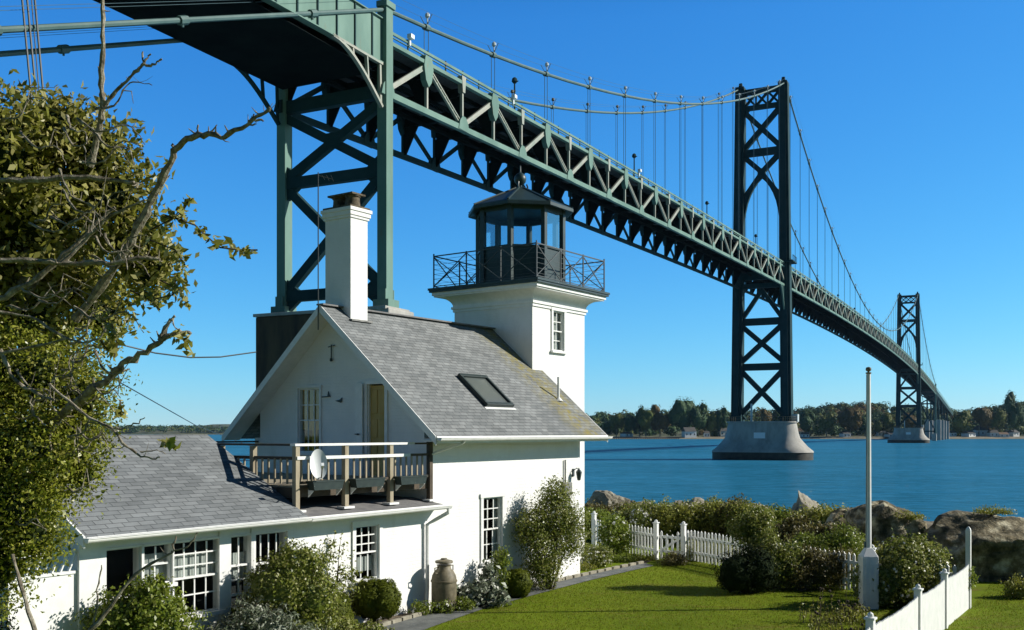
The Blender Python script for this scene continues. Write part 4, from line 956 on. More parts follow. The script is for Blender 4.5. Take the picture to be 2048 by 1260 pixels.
# ---- cable bents (both ends of the suspended spans)
def bent(s0, foot, sg, name='cable_bent'):
    top = 32.5
    lg = MB()
    for side in (1, -1):
        p = B(s0, side * 4.82, foot); q = B(s0, side * 4.82, top)
        lg.box((p + q) / 2, BD * .45, BR_ * .42, (0, 0, (top - foot) / 2)); lg.box(B(s0, side * HWID, foot + .35), BD * .75, BR_ * .7, (0, 0, .35)); lg.box(B(s0, side * HWID, top), BD * .62, BR_ * .47, (0, 0, .22))
        for a in (-.45, .45): lg.box(B(s0 + a * 1.2, side * HWID, foot + .9), BD * .06, BR_ * .36, (0, 0, .6))
    t = lg.build(name, M['steel'], bridge)
    mb = MB(); W_ = HWID - .3
    def strut(h, w=.85): mb.beam(B(s0, -W_, h), B(s0, W_, h), .6, w)
    def X(h0, h1, w=.72): mb.beam(B(s0, -W_, h0), B(s0, W_, h1), .5, w); mb.beam(B(s0, -W_, h1), B(s0, W_, h0), .48, w)
    f0 = foot + 1.5; h1 = 19.9 if s0 < 10 else (hb(s0) - 6.5)
    strut(f0); strut(h1); X(h1 + .3, hb(s0) - .6); X(f0 + .3, h1 - .3)
    for h in (h1, f0):
        for sd_ in (-1, 1):
            for u in (-1, 1): mb.prism([B(s0 - .2, sd_ * W_, h + u * .3), B(s0 - .2, sd_ * W_, h + u * 1.5), B(s0 - .2, sd_ * (W_ - 1.5), h + u * .3)], BD * .4)
    strut(hb(s0) + .2, 1.0); strut(road(s0) - 1.2, 1.4)
    cx_ = (h1 + hb(s0)) / 2; mb.box(B(s0, 0, cx_), BD * .27, BR_ * .7, (0, 0, .55))
    mb.build('bracing', M['steel_shaded'], t)
    return t
PT = 9.35
b1 = bent(0, PT, 1); knee(-.6, -1, HWID, 24.6, 27.85, 6.2, M['steel_sunlit'], b1); knee(-.6, -1, -HWID, 24.6, 27.85, 6.2, M['steel_shaded'], b1)
bent(S3, -1.0, -1)
mb = MB(); mb.box(B(-.45, 0, (PT - 7.5) / 2), BD * 1.55, BR_ * 6.1, (0, 0, (PT + 7.5) / 2 - .25)); pr_ = mb.build('bent_pier', M['concrete_brown'], bridge, bevel=.1)
mb = MB(); mb.box(B(-.45, 0, PT - .12), BD * 1.68, BR_ * 6.25, (0, 0, .12)); mb.build('pier_cap', M['concrete'], pr_, bevel=.03)
mb = MB(); mb.box(B(-.2, 5.2, PT - .55), BD * 1.8, BR_ * 1.25, (0, 0, .42)); mb.build('bearing_block', M['concrete'], pr_, bevel=.12)
# ---- main towers
TOPH = 74.6; PTOP = 2.3
def tower_(s0, rank):
    lg = MB()
    def lat(h): return 5.35 - .75 * (h - PTOP) / (TOPH - PTOP)
    for side in (1, -1):
        a, b = lat(PTOP), lat(TOPH)
        def sec(h, w, d): c = side * lat(h); return [B(s0 - d, c - w, h), B(s0 + d, c - w, h), B(s0 + d, c + w, h), B(s0 - d, c + w, h)]
        lg.hexa(sec(PTOP, 1.12, 1.25) + sec(TOPH, 1.0, .95)); lg.hexa(sec(PTOP, .55, 1.65) + sec(TOPH - 1, .5, 1.25))
        lg.hexa(sec(PTOP, 1.25, 1.8) + sec(PTOP + 1.2, 1.15, 1.75)); lg.hexa(sec(TOPH - .2, 1.0, 1.2) + sec(TOPH + .5, .9, 1.1)); lg.hexa(sec(TOPH + .5, .4, .5) + sec(TOPH + 1.5, .3, .3))
        # inspection balcony round the outer face
        lg.box(B(s0, side * (lat(road(s0)) + 1.2), road(s0) + .9), BD * 2.3, BR_ * .8, (0, 0, .12))
        for k in range(5): lg.beam(B(s0 - 2.2 + 1.1 * k, side * (lat(road(s0)) + 1.95), road(s0) + 1), B(s0 - 2.2 + 1.1 * k, side * (lat(road(s0)) + 1.95), road(s0) + 2.1), .08, .08, BD)
        lg.beam(B(s0 - 2.2, side * (lat(road(s0)) + 1.95), road(s0) + 2.1), B(s0 + 2.2, side * (lat(road(s0)) + 1.95), road(s0) + 2.1), .08, .12)
    t = lg.build('tower', M['steel_shaded'], bridge)
    mb = MB()
    def W_(h): return lat(h) - .85
    def strut(h, w=1.45): mb.beam(B(s0, -W_(h) - .1, h), B(s0, W_(h) + .1, h), 1.1, w)
    def fil(h, up, r=1.25):
        for sd_ in (-1, 1): mb.prism([B(s0 - .45, sd_ * (W_(h) + .05), h + up * .3), B(s0 - .45, sd_ * (W_(h) + .05), h + up * (r + .9)), B(s0 - .45, sd_ * (W_(h) - r * .35), h + up * (r + .1)), B(s0 - .45, sd_ * (W_(h) - r), h + up * .3)], BD * .9)
    def X(h0, h1, w=1.05):
        mb.beam(B(s0, -W_(h0), h0 + .5), B(s0, W_(h1), h1 - .5), .9, w); mb.beam(B(s0, -W_(h1), h1 - .5), B(s0, W_(h0), h0 + .5), .86, w)
        mb.box(B(s0, 0, (h0 + h1) / 2), BD * .5, BR_ * .65, (0, 0, .75))
    # above the road: portal lattice, X, strut, X, arch
    strut(TOPH - .7, 1.1); strut(70.4, .9)
    for k in range(3):
        w = W_(72) * 2 / 3; x0 = -W_(72) + w * k; x1 = x0 + w
        mb.beam(B(s0, x0, 70.7), B(s0, x1, 73.5), .7, .42); mb.beam(B(s0, x0, 73.5), B(s0, x1, 70.7), .66, .42)
        if k: mb.beam(B(s0, x0, 70.4), B(s0, x0, 73.8), .6, .3, BR_)
    fil(70.4, -1); X(61.0, 70.2); fil(61, 1, .8); strut(60.6, 1.5); fil(60.6, -1, .8)
    for q in (-1, 1): mb.beam(B(s0, q * W_(60), 60.0), B(s0, 0, 56.2), .9, 1.05)
    mb.box(B(s0, 0, 56.2), BD * .5, BR_ * .8, (0, 0, .8))
    # arch spandrels
    cv = [(0, 54.9), (.2, 54.1), (.4, 52.9), (.58, 51.5), (.74, 49.7), (.86, 47.4), (.94, 44.6), (.985, 41.5), (1.0, 38.5)]
    W5 = W_(48) + .12
    for sd_ in (-1, 1):
        for (x0, y0), (x1, y1) in zip(cv[:-1], cv[1:]):
            t0, t1 = 56.9 - 5.6 * x0, 56.9 - 5.6 * x1
            mb.hexa([B(s0 - .45, sd_ * x0 * W5, y0), B(s0 + .45, sd_ * x0 * W5, y0), B(s0 + .45, sd_ * x1 * W5, y1), B(s0 - .45, sd_ * x1 * W5, y1), B(s0 - .45, sd_ * x0 * W5, t0), B(s0 + .45, sd_ * x0 * W5, t0), B(s0 + .45, sd_ * x1 * W5, t1), B(s0 - .45, sd_ * x1 * W5, t1)])
    mb.build('upper_bracing', M['steel_shaded'], t); mb = MB()
    # at and below the road
    strut(road(s0) - 1.5, 1.8); hs_ = hb(s0)
    strut(hs_ + .3, 1.0)
    mb.beam(B(s0, -W_(25), 24.6), B(s0, 0, hs_ - .6), .9, .85); mb.beam(B(s0, W_(25), 24.6), B(s0, 0, hs_ - .6), .86, .85)
    strut(23.9, 1.5); fil(23.9, 1, .9); fil(23.9, -1, .9); X(14.8, 23.5); strut(14.1, 1.5); fil(14.1, 1, .9); fil(14.1, -1, .9); X(3.4, 13.7); fil(2.4, 1, 1.2)
    mb.build('bracing', M['steel_shaded'], t)
    for sg in (-1, 1):
        for side in (1, -1): knee(s0 + sg * 1.2, sg, side * 5.0, hs_ - 5.6, hs_ - .1, 4.6, M['steel' if side > 0 else 'steel_shaded'], t)
    # pier
    mb = MB(); n = 40
    lv = [(2.30, 7.6, 3.3), (2.0, 7.6, 3.3), (1.95, 7.3, 3.0), (-.2, 7.7, 3.2), (-1.3, 8.05, 3.4), (-2.2, 8.8, 3.9), (-3.2, 9.7, 4.6), (-4.0, 10.7, 5.3), (-4.35, 10.9, 5.4)]
    def ring(h, L, Wd):
        v = []
        for k in range(n):
            a = 2 * pi * k / n; cx_ = (L - Wd) * (1 if cos(a) > 0 else -1) if abs(cos(a)) > 1e-6 else 0
            v.append(B(s0 + sin(a) * Wd, cx_ + cos(a) * Wd, h))
        return v
    vs = [];
    for L in lv: vs += ring(*L)
    fs = [(i * n + k, i * n + (k + 1) % n, (i + 1) * n + (k + 1) % n, (i + 1) * n + k) for i in range(len(lv) - 1) for k in range(n)] + [tuple(range(n))]
    mb.add(vs, fs); p = mb.build('tower_pier', M['concrete'], bridge, smooth=True)
    mb = MB(); vs = ring(-4.3, 10.75, 5.25) + ring(-8, 10.75, 5.25); mb.add(vs, [(k, (k + 1) % n, n + (k + 1) % n, n + k) for k in range(n)]); mb.build('pier_base', M['concrete_dark'], p, smooth=True)
    mb = MB(); mb.box(B(s0 - 3.3, .2, -.9), BD * .12, BR_ * 1.2, (0, 0, .8)); mb.build('pier_plate', M['dish'], p)
    mb = MB()
    for k in range(0, n):
        a = 2 * pi * k / n; q = ring(2.3, 7.6, 3.0)[k]; mb.beam(q, q + Vector((0, 0, 1)), .07, .07, BD)
    for h in (2.8, 3.3):
        r_ = ring(h, 7.6, 3.0)
        for k in range(n): mb.beam(r_[k], r_[(k + 1) % n], .05, .06)
    mb.build('pier_railing', M['can'], p)
    mb = MB(); mb.tube([B(s0 - 2, -1.8, 2.3), B(s0 - 2, -1.8, 6.1)], [.28, .2], 8); mb.box(B(s0, 7.0, 3.0), BD * .8, BR_ * .7, (0, 0, .8)); mb.build('beacon', M['lampglass'], p)
    return t
tower_(S1, 1); tower_(S2, 2)
# ---- cables
def cab(s):
    if s <= 0: return 32.2 + .408 * s
    if s <= S1: return 32.2 + .1259 * s + .000984 * s * s
    if s <= S2: return 40.3 + (74.9 - 40.3) * ((s - 337) / 183) ** 2
    if s <= S3: k = S3 - s; return 32.2 + .1259 * k + .000984 * k * k
    return 32.2 - .408 * (s - S3)
for side in (1, -1):
    l = HWID * side
    pts = [B(s_, l, cab(s_)) for s_ in [-96, -60, -30] + stat + [S3 + 40]]
    mb = MB(); mb.tube(pts, .165, 8); c = mb.build('main_cable', M['cable'], bridge, smooth=True)
    mb = MB()
    for dl in (-.55, .55):   # hand ropes above the cable
        pts2 = [B(s_, l + dl, cab(s_) + 1.0) for s_ in [-60, -30] + stat]; mb.tube(pts2, .013, 4)
    for s_ in stat[1::2]:
        mb.beam(B(s_, l - .55, cab(s_) + 1.0), B(s_, l, cab(s_)), .05, .05, BD); mb.beam(B(s_, l + .55, cab(s_) + 1.0), B(s_, l, cab(s_)), .05, .05, BD)
    mb.build('hand_rope', M['rope'], c)
    cb = Many()
    for s_ in [-33, -21, -9] + stat[1::2]: cb.new().tube([B(s_ - .3, l, cab(s_ - .3)), B(s_ + .3, l, cab(s_ + .3))], .27, 8)
    for s_ in (-33, -21, -9):
        cb.new().tube([B(s_, l, cab(s_)), B(s_, l, cab(s_) - .4)], .07, 6)
    cb.build('cable_band', M['cable'], c, limit=50, smooth=True)
    for i, s_ in enumerate(stat):
        if i % 2 == 0 or abs(s_ - S1) < 4 or abs(s_ - S2) < 4: continue
        h0, h1 = road(s_), cab(s_)
        if h1 - h0 < .3: continue
        mb = MB()
        for a in (-.33, .33): mb.tube([B(s_ + a, l, h0), B(s_ + a, l, h1)], .032, 5)
        mb.build('suspender_rope', M['rope'], bridge)
mb_ = None
for side in (1, -1):
    for i, s_ in enumerate(stat):
        if i % 2 == 0 or s_ > 340 or abs(s_ - S1) < 4: continue
        l = HWID * side
        mb = MB(); h1 = cab(s_); mb.tube([B(s_, l + .1, h1), B(s_, l + .1, h1 + .75)], .06, 6); mb.lathe(B(s_, l + .1, h1 + .75), [(.1, 0), (.2, .1), (.2, .32), (.08, .42)], 8)
        mb.build('cable_lamp', M['lampglass'] if side > 0 else M['can'], bridge, smooth=True)
for s_ in (3.0, 21.5, 58.0):
    mb = MB(); mb.box(B(s_, 5.25, road(s_) + 1.15), BD * .26, BR_ * .2, (0, 0, .17)); mb.box(B(s_, 5.12, road(s_) + .7), BD * .1, BR_ * .1, (0, 0, .25)); mb.build('floodlight', M['dish'], bridge, bevel=.03)
# street lamps
pos = [42.8 * k for k in range(1, 17) if 42.8 * k < 690]
proto = None
for k, s_ in enumerate(pos):
    b = B(s_, -5.15, road(s_)); 
    if proto is None:
        r = empty('street_lamp', b, 'slim dark street lamp on the bridge deck, one of the evenly spaced row', 'street lamp', 'street lamps along the bridge deck')
        mb = MB(); mb.tube([b, b + Vector((0, 0, 9.9))], [.16, .09], 8); mb.beam(b + Vector((0, 0, .3)), b + Vector((0, 0, .9)), .34, .34, BD); c1 = mb.build('pole', M['steel_shaded'], r)
        mb = MB(); mb.beam(b + Vector((0, 0, 9.9)), b + Vector((0, 0, 10.0)) + BR_ * .5, .09, .09); mb.lathe(b + Vector((0, 0, 9.8)), [(.2, 0), (.36, .2), (.3, .55), (.1, .7)], 8); c2 = mb.build('lamp_head', M['steel_shaded'], r)
        proto = (r, c1, c2)
    else:
        r = proto[0].copy(); COL.objects.link(r); r.location = b
        for c in proto[1:]: x = c.copy(); COL.objects.link(x); x.parent = r
# far approach piers standing near the east shore
for k, s_ in enumerate((S3, S3 + 52, S3 + 92, S3 + 128, S3 + 170)):
    top = -1.2 if k == 0 else min(9.0, road(s_) - 3.2)
    for side in (1, -1):
        mb = MB(); mb.box(B(s_, side * 3.9, (top - 7) / 2), BD * 1.5, BR_ * 1.5, (0, 0, (top + 7) / 2)); ap = mb.build('approach_pier', M['concrete'], bridge, bevel=.1)
        if k and road(s_) - 3 > top + .3: mb = MB(); mb.box(B(s_, side * 3.9, (top + road(s_) - 3) / 2), BD * .6, BR_ * .5, (0, 0, (road(s_) - 3 - top) / 2)); mb.build('pier_column', M['steel_shaded'], ap)
# cables dropping from the approach deck (dark, in front of the sky at the upper left)
r = empty('drop_cables', (-20.5, 43, GW), 'three dark steep cables dropping from the bridge approach behind the leafy tree', 'cables')
for j, (xa, xb) in enumerate(((44, 82), (54, 92), (70, 106), (66, 96))):
    mb = MB(); p = at(xa - 23, -250, 49.0 + j * .2); q = at(xb - 2, 380, 47.0 + j * .2); mb.tube([p, q, q + (q - p) * 1.7], .055 if j < 3 else .03, 6); mb.build('cable', M['iron'], r)
mb = MB(); mb.tube([at(-1500, 600, 55), at(-60, 690, 60), at(245, 690, 60), at(310, 706, 62), at(380, 715, 65), at(440, 714, 69), at(512, 704, 73)], .05, 5)
tag(mb.build('utility_wire', M['iron'], None), 'thin sagging wire running from the tree to the brown bridge pier', 'wire')
mb = MB(); mb.tube([at(-900, 300, 22), at(150, 700, 40), at(240, 765, 55), at(390, 850, 90), at(520, 900, 130), at(600, 925, 170)], .035, 5); tag(mb.build('utility_wire', M['iron'], None), 'faint thin wire slanting down towards the far shore left of the gable', 'wire')

# ================================================================== FAR SHORE
def prof(px, tab):
    for (a, ya), (b, yb) in zip(tab[:-1], tab[1:]):
        if a <= px <= b: return ya + (yb - ya) * (px - a) / (b - a)
    return tab[0][1] if px < tab[0][0] else tab[-1][1]
TABR = [(900, 850), (1100, 846), (1190, 842), (1300, 840), (1350, 838), (1440, 838), (1500, 834), (1590, 834), (1640, 828), (1700, 821), (1780, 823), (1850, 830), (1920, 838), (1980, 829), (2050, 818), (2150, 812), (2400, 822), (2700, 836)]
def far_ground(px, depth):    # world z on the far land
    y0 = 862.0
    if depth < y0: return -3
    t = min(1, (depth - y0 - 20) / 420); t = max(0, t); t = t * t * (3 - 2 * t)
    top = (864 - prof(px, TABR)) / FPX * 1300 + HC
    return .8 + min(1, (depth - y0) / 10) * 1.2 + (top - 2) * t * .97
pxs = list(range(880, 2761, 40)); dps = [850, 862, 868, 890, 930, 980, 1040, 1100, 1160, 1230, 1300, 1500]
mb = MB()
for d in dps:
    for p in pxs: mb.v.append((u_(p) * d, d + 6 * sin(p * .013), far_ground(p, d) if d < 1400 else -5))
n = len(pxs)
for j in range(len(dps) - 1):
    for i in range(n - 1): mb.f.append((j * n + i, j * n + i + 1, (j + 1) * n + i + 1, (j + 1) * n + i))
hm = noisy('far wooded hill ground', (0.05, 0.075, 0.03), (0.14, 0.13, 0.05), 0.02, 0.95)
tag(mb.build('hills', hm, smooth=True), kind='structure')
mb = MB()
for j, d in enumerate((853, 864)):
    for p in pxs: mb.v.append((u_(p) * d, d + 6 * sin(p * .013), (-.3, 1.9)[j]))
for i in range(n - 1): mb.f.append((i, i + 1, n + i + 1, n + i))
tag(mb.build('beach', M['sand']), kind='structure')
# distant land on the left
def far_left():
    mb = MB(); pp = list(range(-500, 900, 25)); n = len(pp)
    for d in (2300, 2330, 2500, 2800, 3400):
        for p in pp:
            top = (864 - (851 + 3.0 * noise.noise(Vector((p * .01, 0, 0))) + (4 if p < 300 else 0) - (3 if p > 420 else 0))) / FPX * 2600 + HC
            z = -2 if d in (2300, 3400) else (3 if d == 2330 else top * (1 if d == 2800 else .7)); mb.v.append((u_(p) * d, d, z))
    for j in range(4):
        for i in range(n - 1): mb.f.append((j * n + i, j * n + i + 1, (j + 1) * n + i + 1, (j + 1) * n + i))
    o = mb.build('distant_hills', hm, smooth=True); tag(o, kind='structure')
far_left()
# wooded mass on the hills
def crown_pts(cx, cy, cz, r, n, sq=0.8):
    d = rand_dirs(n); rr = (1 - .35 * rng.random(n) ** 1.5) * (1 + .22 * np.sin(d[:, 0] * 4 + cx) * np.sin(d[:, 2] * 5 + cy))
    return np.array([cx, cy, cz]) + d * rr[:, None] * np.array([r, r, r * sq]), d
groups = {'far_green': [], 'far_olive': [], 'far_rust': []}
def scatter_woods():
    rr = random.Random(5)
    for i in range(1500):
        px = rr.uniform(930, 2200); d = 884 + 430 * rr.random() ** 0.9
        if rr.random() < .2: px = rr.uniform(1560, 2110)
        clear = noise.noise(Vector((px * .018, d * .012, 3)))
        if clear > .28 and rr.random() < .8: continue
        x = u_(px) * d; y = d + 6 * sin(px * .013); z = far_ground(px, d); r = rr.uniform(3.0, 6.4) * (1 + .25 * noise.noise(Vector((px * .03, 0, 1)))) * (1 + .15 * (d > 1200))
        v = noise.noise(Vector((px * .02, d * .01, 0))) + rr.uniform(-.35, .35)
        g = 'far_green' if v < .12 else ('far_olive' if v < .42 else 'far_rust')
        n_ = int(50 + r * 9); P, D = crown_pts(x, y, z + r * .85, r, n_, rr.uniform(.75, 1.15)); groups[g].append(leaf_verts(P, D, 2.2, .85, .85))
    rr = random.Random(9)
    for i in range(420):
        px = rr.uniform(180, 620); d = rr.uniform(2330, 2750); x = u_(px) * d
        P, D = crown_pts(x, d, 7 + 10 * (d - 2330) / 420 + 3, 8, 30); groups['far_green' if rr.random() < .7 else 'far_olive'].append(leaf_verts(P, D, 4, .8, .7))
scatter_woods()
labs = {'far_green': 'dark green woods covering the far shore hills', 'far_olive': 'olive autumn woods mixed over the far shore hills', 'far_rust': 'rusty autumn woods mixed over the far shore hills'}
for g, L in groups.items(): tag(fast('woods', np.concatenate(L), 4, M[g]), labs[g], 'woods', kind='stuff')
# single trees one can tell apart on the far waterfront
protos = {}
def far_tree(px, base_py, w, h, g, label, d=872):
    x = u_(px) * d; y = d + 6 * sin(px * .013); z = far_ground(px, d)
    hm_ = h / FPX * d; wm = w / FPX * d
    r = empty('tree', (x, y, z), label, 'tree', 'trees on the far waterfront')
    k = 7; bl = []
    for i in range(k): bl.append((x + rnd.uniform(-.28, .28) * wm, y + rnd.uniform(-.2, .2) * wm, z + hm_ * rnd.uniform(.38, .72), wm * .3, wm * .3, hm_ * .26))
    P, D = blob_points(bl, 1500, .25, .2); cr_ = fast('crown', leaf_verts(P, D, 1.3, .85, .8), 4, M[g], r); cm = MB(); core(cm, bl, .8); cm.build('inner_crown', M[g], cr_)
    mb = MB(); mb.tube([(x, y, z - .5), (x + .3, y, z + hm_ * .5)], [.5, .25], 6); mb.build('trunk', M['bark'], r)
ft = [(1215, 18, 30, 'far_green', 'dark tree at the left end of the far shore just past the roof'), (1232, 34, 52, 'far_olive', 'olive tree with a wide crown on the far shore right of the roof edge'), (1262, 30, 46, 'far_green', 'dark green tree behind the old wharf'),
      (1290, 44, 58, 'far_olive', 'broad olive brown tree above the wharf'), (1318, 42, 68, 'far_rust', 'tall rust brown tree beside the large dark green one'), (1278, 18, 72, 'far_green', 'thin tall tree standing above the skyline left of the pier'),
      (1362, 56, 84, 'far_green', 'large dark dome shaped tree above the white boathouse'), (1395, 44, 72, 'far_green', 'dark tree right of the white boathouse'), (1418, 34, 56, 'far_olive', 'olive tree behind the small white shore house'), (1440, 30, 66, 'far_green', 'dark tree just left of the main pier'),
      (1535, 26, 62, 'far_rust', 'orange brown tree seen between the legs of the main tower'), (1556, 30, 60, 'far_green', 'dark tree behind the right leg of the main tower'),
      (1622, 40, 56, 'far_green', 'dark tree just right of the main pier'), (1655, 36, 50, 'far_olive', 'low olive tree among white houses right of the main pier'), (1700, 46, 62, 'far_rust', 'rusty tree left of the flagpole on the far shore'), (1728, 30, 44, 'far_green', 'dark tree behind the flagpole'),
      (1762, 40, 56, 'far_olive', 'olive tree right of the flagpole'), (1815, 30, 50, 'far_rust', 'yellow brown tree seen under the far tower'), (1925, 46, 56, 'far_olive', 'olive tree right of the approach piers'), (1960, 44, 66, 'far_rust', 'rusty tree behind the white shore houses'),
      (2000, 40, 60, 'far_olive', 'olive tree near the right edge of the far shore'), (2034, 40, 80, 'far_green', 'tall dark tree at the far right edge')]
for px, w, h, g, lab in ft: far_tree(px, 880, w, h, g, lab, 872 + (hash(px) % 5))
far_tree(2030, 880, 34, 84, 'far_green', 'round topped tree rising above the ridge at far right', 1000)
# houses on the far shore
def far_house(px, d, wpx, hpx, label, z=None, roof='house_roof', rot=0.2):
    x = u_(px) * d; y = d + 6 * sin(px * .013); z = far_ground(px, d) if z is None else z
    w = wpx / FPX * d; h = hpx / FPX * d * .62; dp = 8
    r = empty('shore_house', (x, y, z), label, 'house', 'houses on the far shore')
    ex = Vector((cos(rot), sin(rot), 0)); ey = Vector((-sin(rot), cos(rot), 0)); c = Vector((x, y, z))
    mb = MB(); mb.box(c + Vector((0, 0, h / 2 - .5)), ex * w / 2, ey * dp / 2, (0, 0, h / 2 + .5)); mb.build('wall', M['trim'], r)
    mb = MB(); rh_ = hpx / FPX * d * .42
    mb.prism([c - ex * w * .5 - ey * (dp * .58) + Vector((0, 0, h)), c - ex * w * .5 + ey * dp * .58 + Vector((0, 0, h)), c - ex * w * .5 + Vector((0, 0, h + rh_))], ex * w); mb.build('roof', M[roof], r)
    mb = MB(); n = max(2, int(w / 3))
    for i in range(n): mb.box(c + ex * (w * ((i + .5) / n - .5)) - ey * (dp / 2 + .03) + Vector((0, 0, h * .55)), ex * .45, ey * .03, (0, 0, .7))
    mb.build('window', M['black'], r)
fh = [(1898, 875, 14, 12, 'small white house just right of the approach piers', 'house_roof'), (1740, 960, 12, 9, 'small pale hillside house just right of the flagpole', 'house_roof'), (1922, 960, 13, 10, 'pale hillside house above the shore right of the bridge end', 'redroof'), (2032, 880, 16, 13, 'white two storey shore house at the right edge', 'house_roof'), (1550, 872, 12, 10, 'low white shed seen between the main tower legs', 'house_roof'), (1252, 872, 18, 9, 'long low pale shed behind the wharf', 'redroof'), (1376, 864, 24, 20, 'white boathouse with porch on the far shore beside the wharf', 'house_roof'), (1412, 868, 10, 12, 'tiny white house at the waterline right of the boathouse', 'house_roof'), (1445, 885, 16, 18, 'white house half hidden by the left flank of the main pier', 'house_roof'),
      (1600, 900, 20, 16, 'white house peeking out at the right flank of the main pier', 'redroof'), (1613, 866, 14, 10, 'low pale shed on the shore right of the main pier', 'house_roof'), (1648, 980, 14, 12, 'white house high on the hillside right of the main tower', 'house_roof'), (1676, 990, 16, 11, 'second white hillside house nearer the flagpole', 'house_roof'),
      (1690, 866, 16, 12, 'white house by the water left of the flagpole', 'house_roof'), (1712, 930, 13, 11, 'small white house right behind the flagpole', 'redroof'), (1757, 905, 16, 12, 'pale house between flagpole and far tower', 'house_roof'), (1775, 866, 14, 10, 'low white house left of the far tower pier', 'house_roof'),
      (1937, 868, 20, 12, 'white low house right of the approach piers', 'house_roof'), (1965, 880, 26, 20, 'large grey shore house right of the approach', 'house_roof'), (1990, 868, 16, 14, 'white gabled house near the right edge of the shore', 'house_roof'), (2010, 866, 20, 10, 'long low white shed at the right edge of the shore', 'redroof')]
for px, d, w, h, lab, rf_ in fh: far_house(px, d, w, h, lab, roof=rf_, rot=.2 + .3 * sin(px))
r = empty('wharf', at(1280, 880, 835), 'long dark timber wharf along the far shore right of the roof', 'wharf'); mb = MB(); a = at(1208, 880, 838); b = at(1358, 880, 848)
a.z = b.z = 1.1; mb.beam(a, b, 5, .8)
mb2 = MB()
for i in range(34): p = a.lerp(b, (i + .5) / 34); mb2.tube([(p.x, p.y - 2.3, -2), (p.x, p.y - 2.3, 1.0)], .28, 5)
mb.build('wharf_deck', M['wood_dark'], r); mb2.build('piling', M['wood_dark'], r)

# ================================================================== YARD FURNITURE
# flagpole
f0 = gp(1737, 1216); r = empty('flagpole', f0, 'tall white flagpole with gold ball and boxed white base on the lawn', 'flagpole')
sc = f0.y / FPX; ft_ = (864 - 745) * sc + HC
mb = MB(); mb.tube([f0 + Vector((0, 0, .9)), (f0.x, f0.y, ft_)], [.062, .045], 14); mb.build('pole', M['trim'], r, smooth=True)
mb = MB(); mb.lathe((f0.x, f0.y, ft_), [(.055, -.03), (.06, .0), (.02, .01), (.02, .02), (.05, .035), (.062, .07), (.05, .105), (.01, .12)], 14); mb.build('ball', M['can'], r, smooth=True)
mb = MB(); hb0 = (1216 - 1108) * sc; hb1 = (1216 - 1098) * sc
ang = radians(-3); q1 = Vector((cos(ang), sin(ang), 0)); q2 = Vector((-sin(ang), cos(ang), 0)); w = .165
pts = lambda s_, h: [f0 - q1 * s_ - q2 * s_ + Vector((0, 0, h)), f0 + q1 * s_ - q2 * s_ + Vector((0, 0, h)), f0 + q1 * s_ + q2 * s_ + Vector((0, 0, h)), f0 - q1 * s_ + q2 * s_ + Vector((0, 0, h))]
mb.hexa(pts(w, -.1) + pts(w, hb0 - .05)); mb.hexa(pts(w, hb0 - .05) + pts(.07, hb1 + .03)); mb.build('base_box', M['trim'], r, bevel=.01)
mb = MB()
for k in (-.1, 0, .1): mb.box(f0 - q2 * (w + .005) + q1 * k + Vector((0, 0, hb0 * .5)), q1 * .012, q2 * .006, (0, 0, hb0 * .42))
mb.build('batten', M['trim'], r)
mb = MB(); mb.tube([(f0.x - .06, f0.y - .02, f0.z + 1.3), (f0.x - .05, f0.y - .02, ft_ - .05)], .006, 4); mb.box((f0.x - .07, f0.y, f0.z + 1.35), (.02, 0, 0), (0, .02, 0), (0, 0, .06)); mb.build('halyard', M['rope'], r)
def post(mb, p, h, w=.06, cap=True):
    mb.box((p.x, p.y, p.z + h / 2), E1 * w, E2 * w, (0, 0, h / 2 + .05))
    if cap: mb.box((p.x, p.y, p.z + h + .065), E1 * (w + .02), E2 * (w + .02), (0, 0, .015)); mb.lathe((p.x, p.y, p.z + h + .08), [(w * .7, 0), (w * .85, .02), (w * .75, .05), (.01, .075)], 10)
# picket fence beyond the lawn
pk = empty('picket_fence', gp(1312, 1118), 'white picket fence with a gate running behind the lawn from the house corner', 'fence')
def pickets(mb, rb, p, q, h0, h1, scoop=0, pitch=.15):
    d = q - p; L = d.length; d.normalize(); nn = Vector((-d.y, d.x, 0)); n = max(2, int(L / pitch))
    for i in range(n):
        f = (i + .5) / n; c = p.lerp(q, f); h = h0 + (h1 - h0) * f - scoop * sin(pi * f); h += rnd.uniform(-.012, .012)
        a, b = c - d * .036 - nn * .01, c + d * .036 - nn * .01
        zz = Vector((0, 0, 1)); top = zz * h; e = nn * .02
        mb.prism([a + zz * .04, b + zz * .04, b + top - zz * .05, c - nn * .01 + top, a + top - zz * .05], e)
    for hh_ in (.28, .72): rb.box((p + q) / 2 + Vector((0, 0, (h0 + h1) / 2 * hh_ / .95)) + nn * .03, d * L / 2, nn * .018, (0, 0, .035))
A_ = [gp(1188, 1094), gp(1255, 1108), gp(1312, 1119)]
G2 = gp(1367, 1124); 
far_pts = [G2, Vector((5.15, 29.0, GW)), Vector((6.15, 27.0, GW)), Vector((7.15, 24.9, GW)), Vector((8.25, 22.9, GW)), Vector((9.5, 21.3, GW))]
for p in (A_[0], A_[2], G2, far_pts[4]):
    mb = MB(); post(mb, p, 1.02); mb.build('post', M['trim'], pk)
segs = [(A_[0], A_[1]), (A_[1], A_[2])] + list(zip(far_pts[:-1], far_pts[1:]))
for i, (p, q) in enumerate(segs):
    mb = MB(); rb = MB(); pickets(mb, rb, p, q, .92, .92); s_ = mb.build('picket_panel', M['trim'], pk); rb.build('rail', M['trim'], s_)
mb = MB(); rb = MB(); d = (G2 - A_[2]); pickets(mb, rb, A_[2] + d * .1, G2 - d * .1, .9, .9, .13)
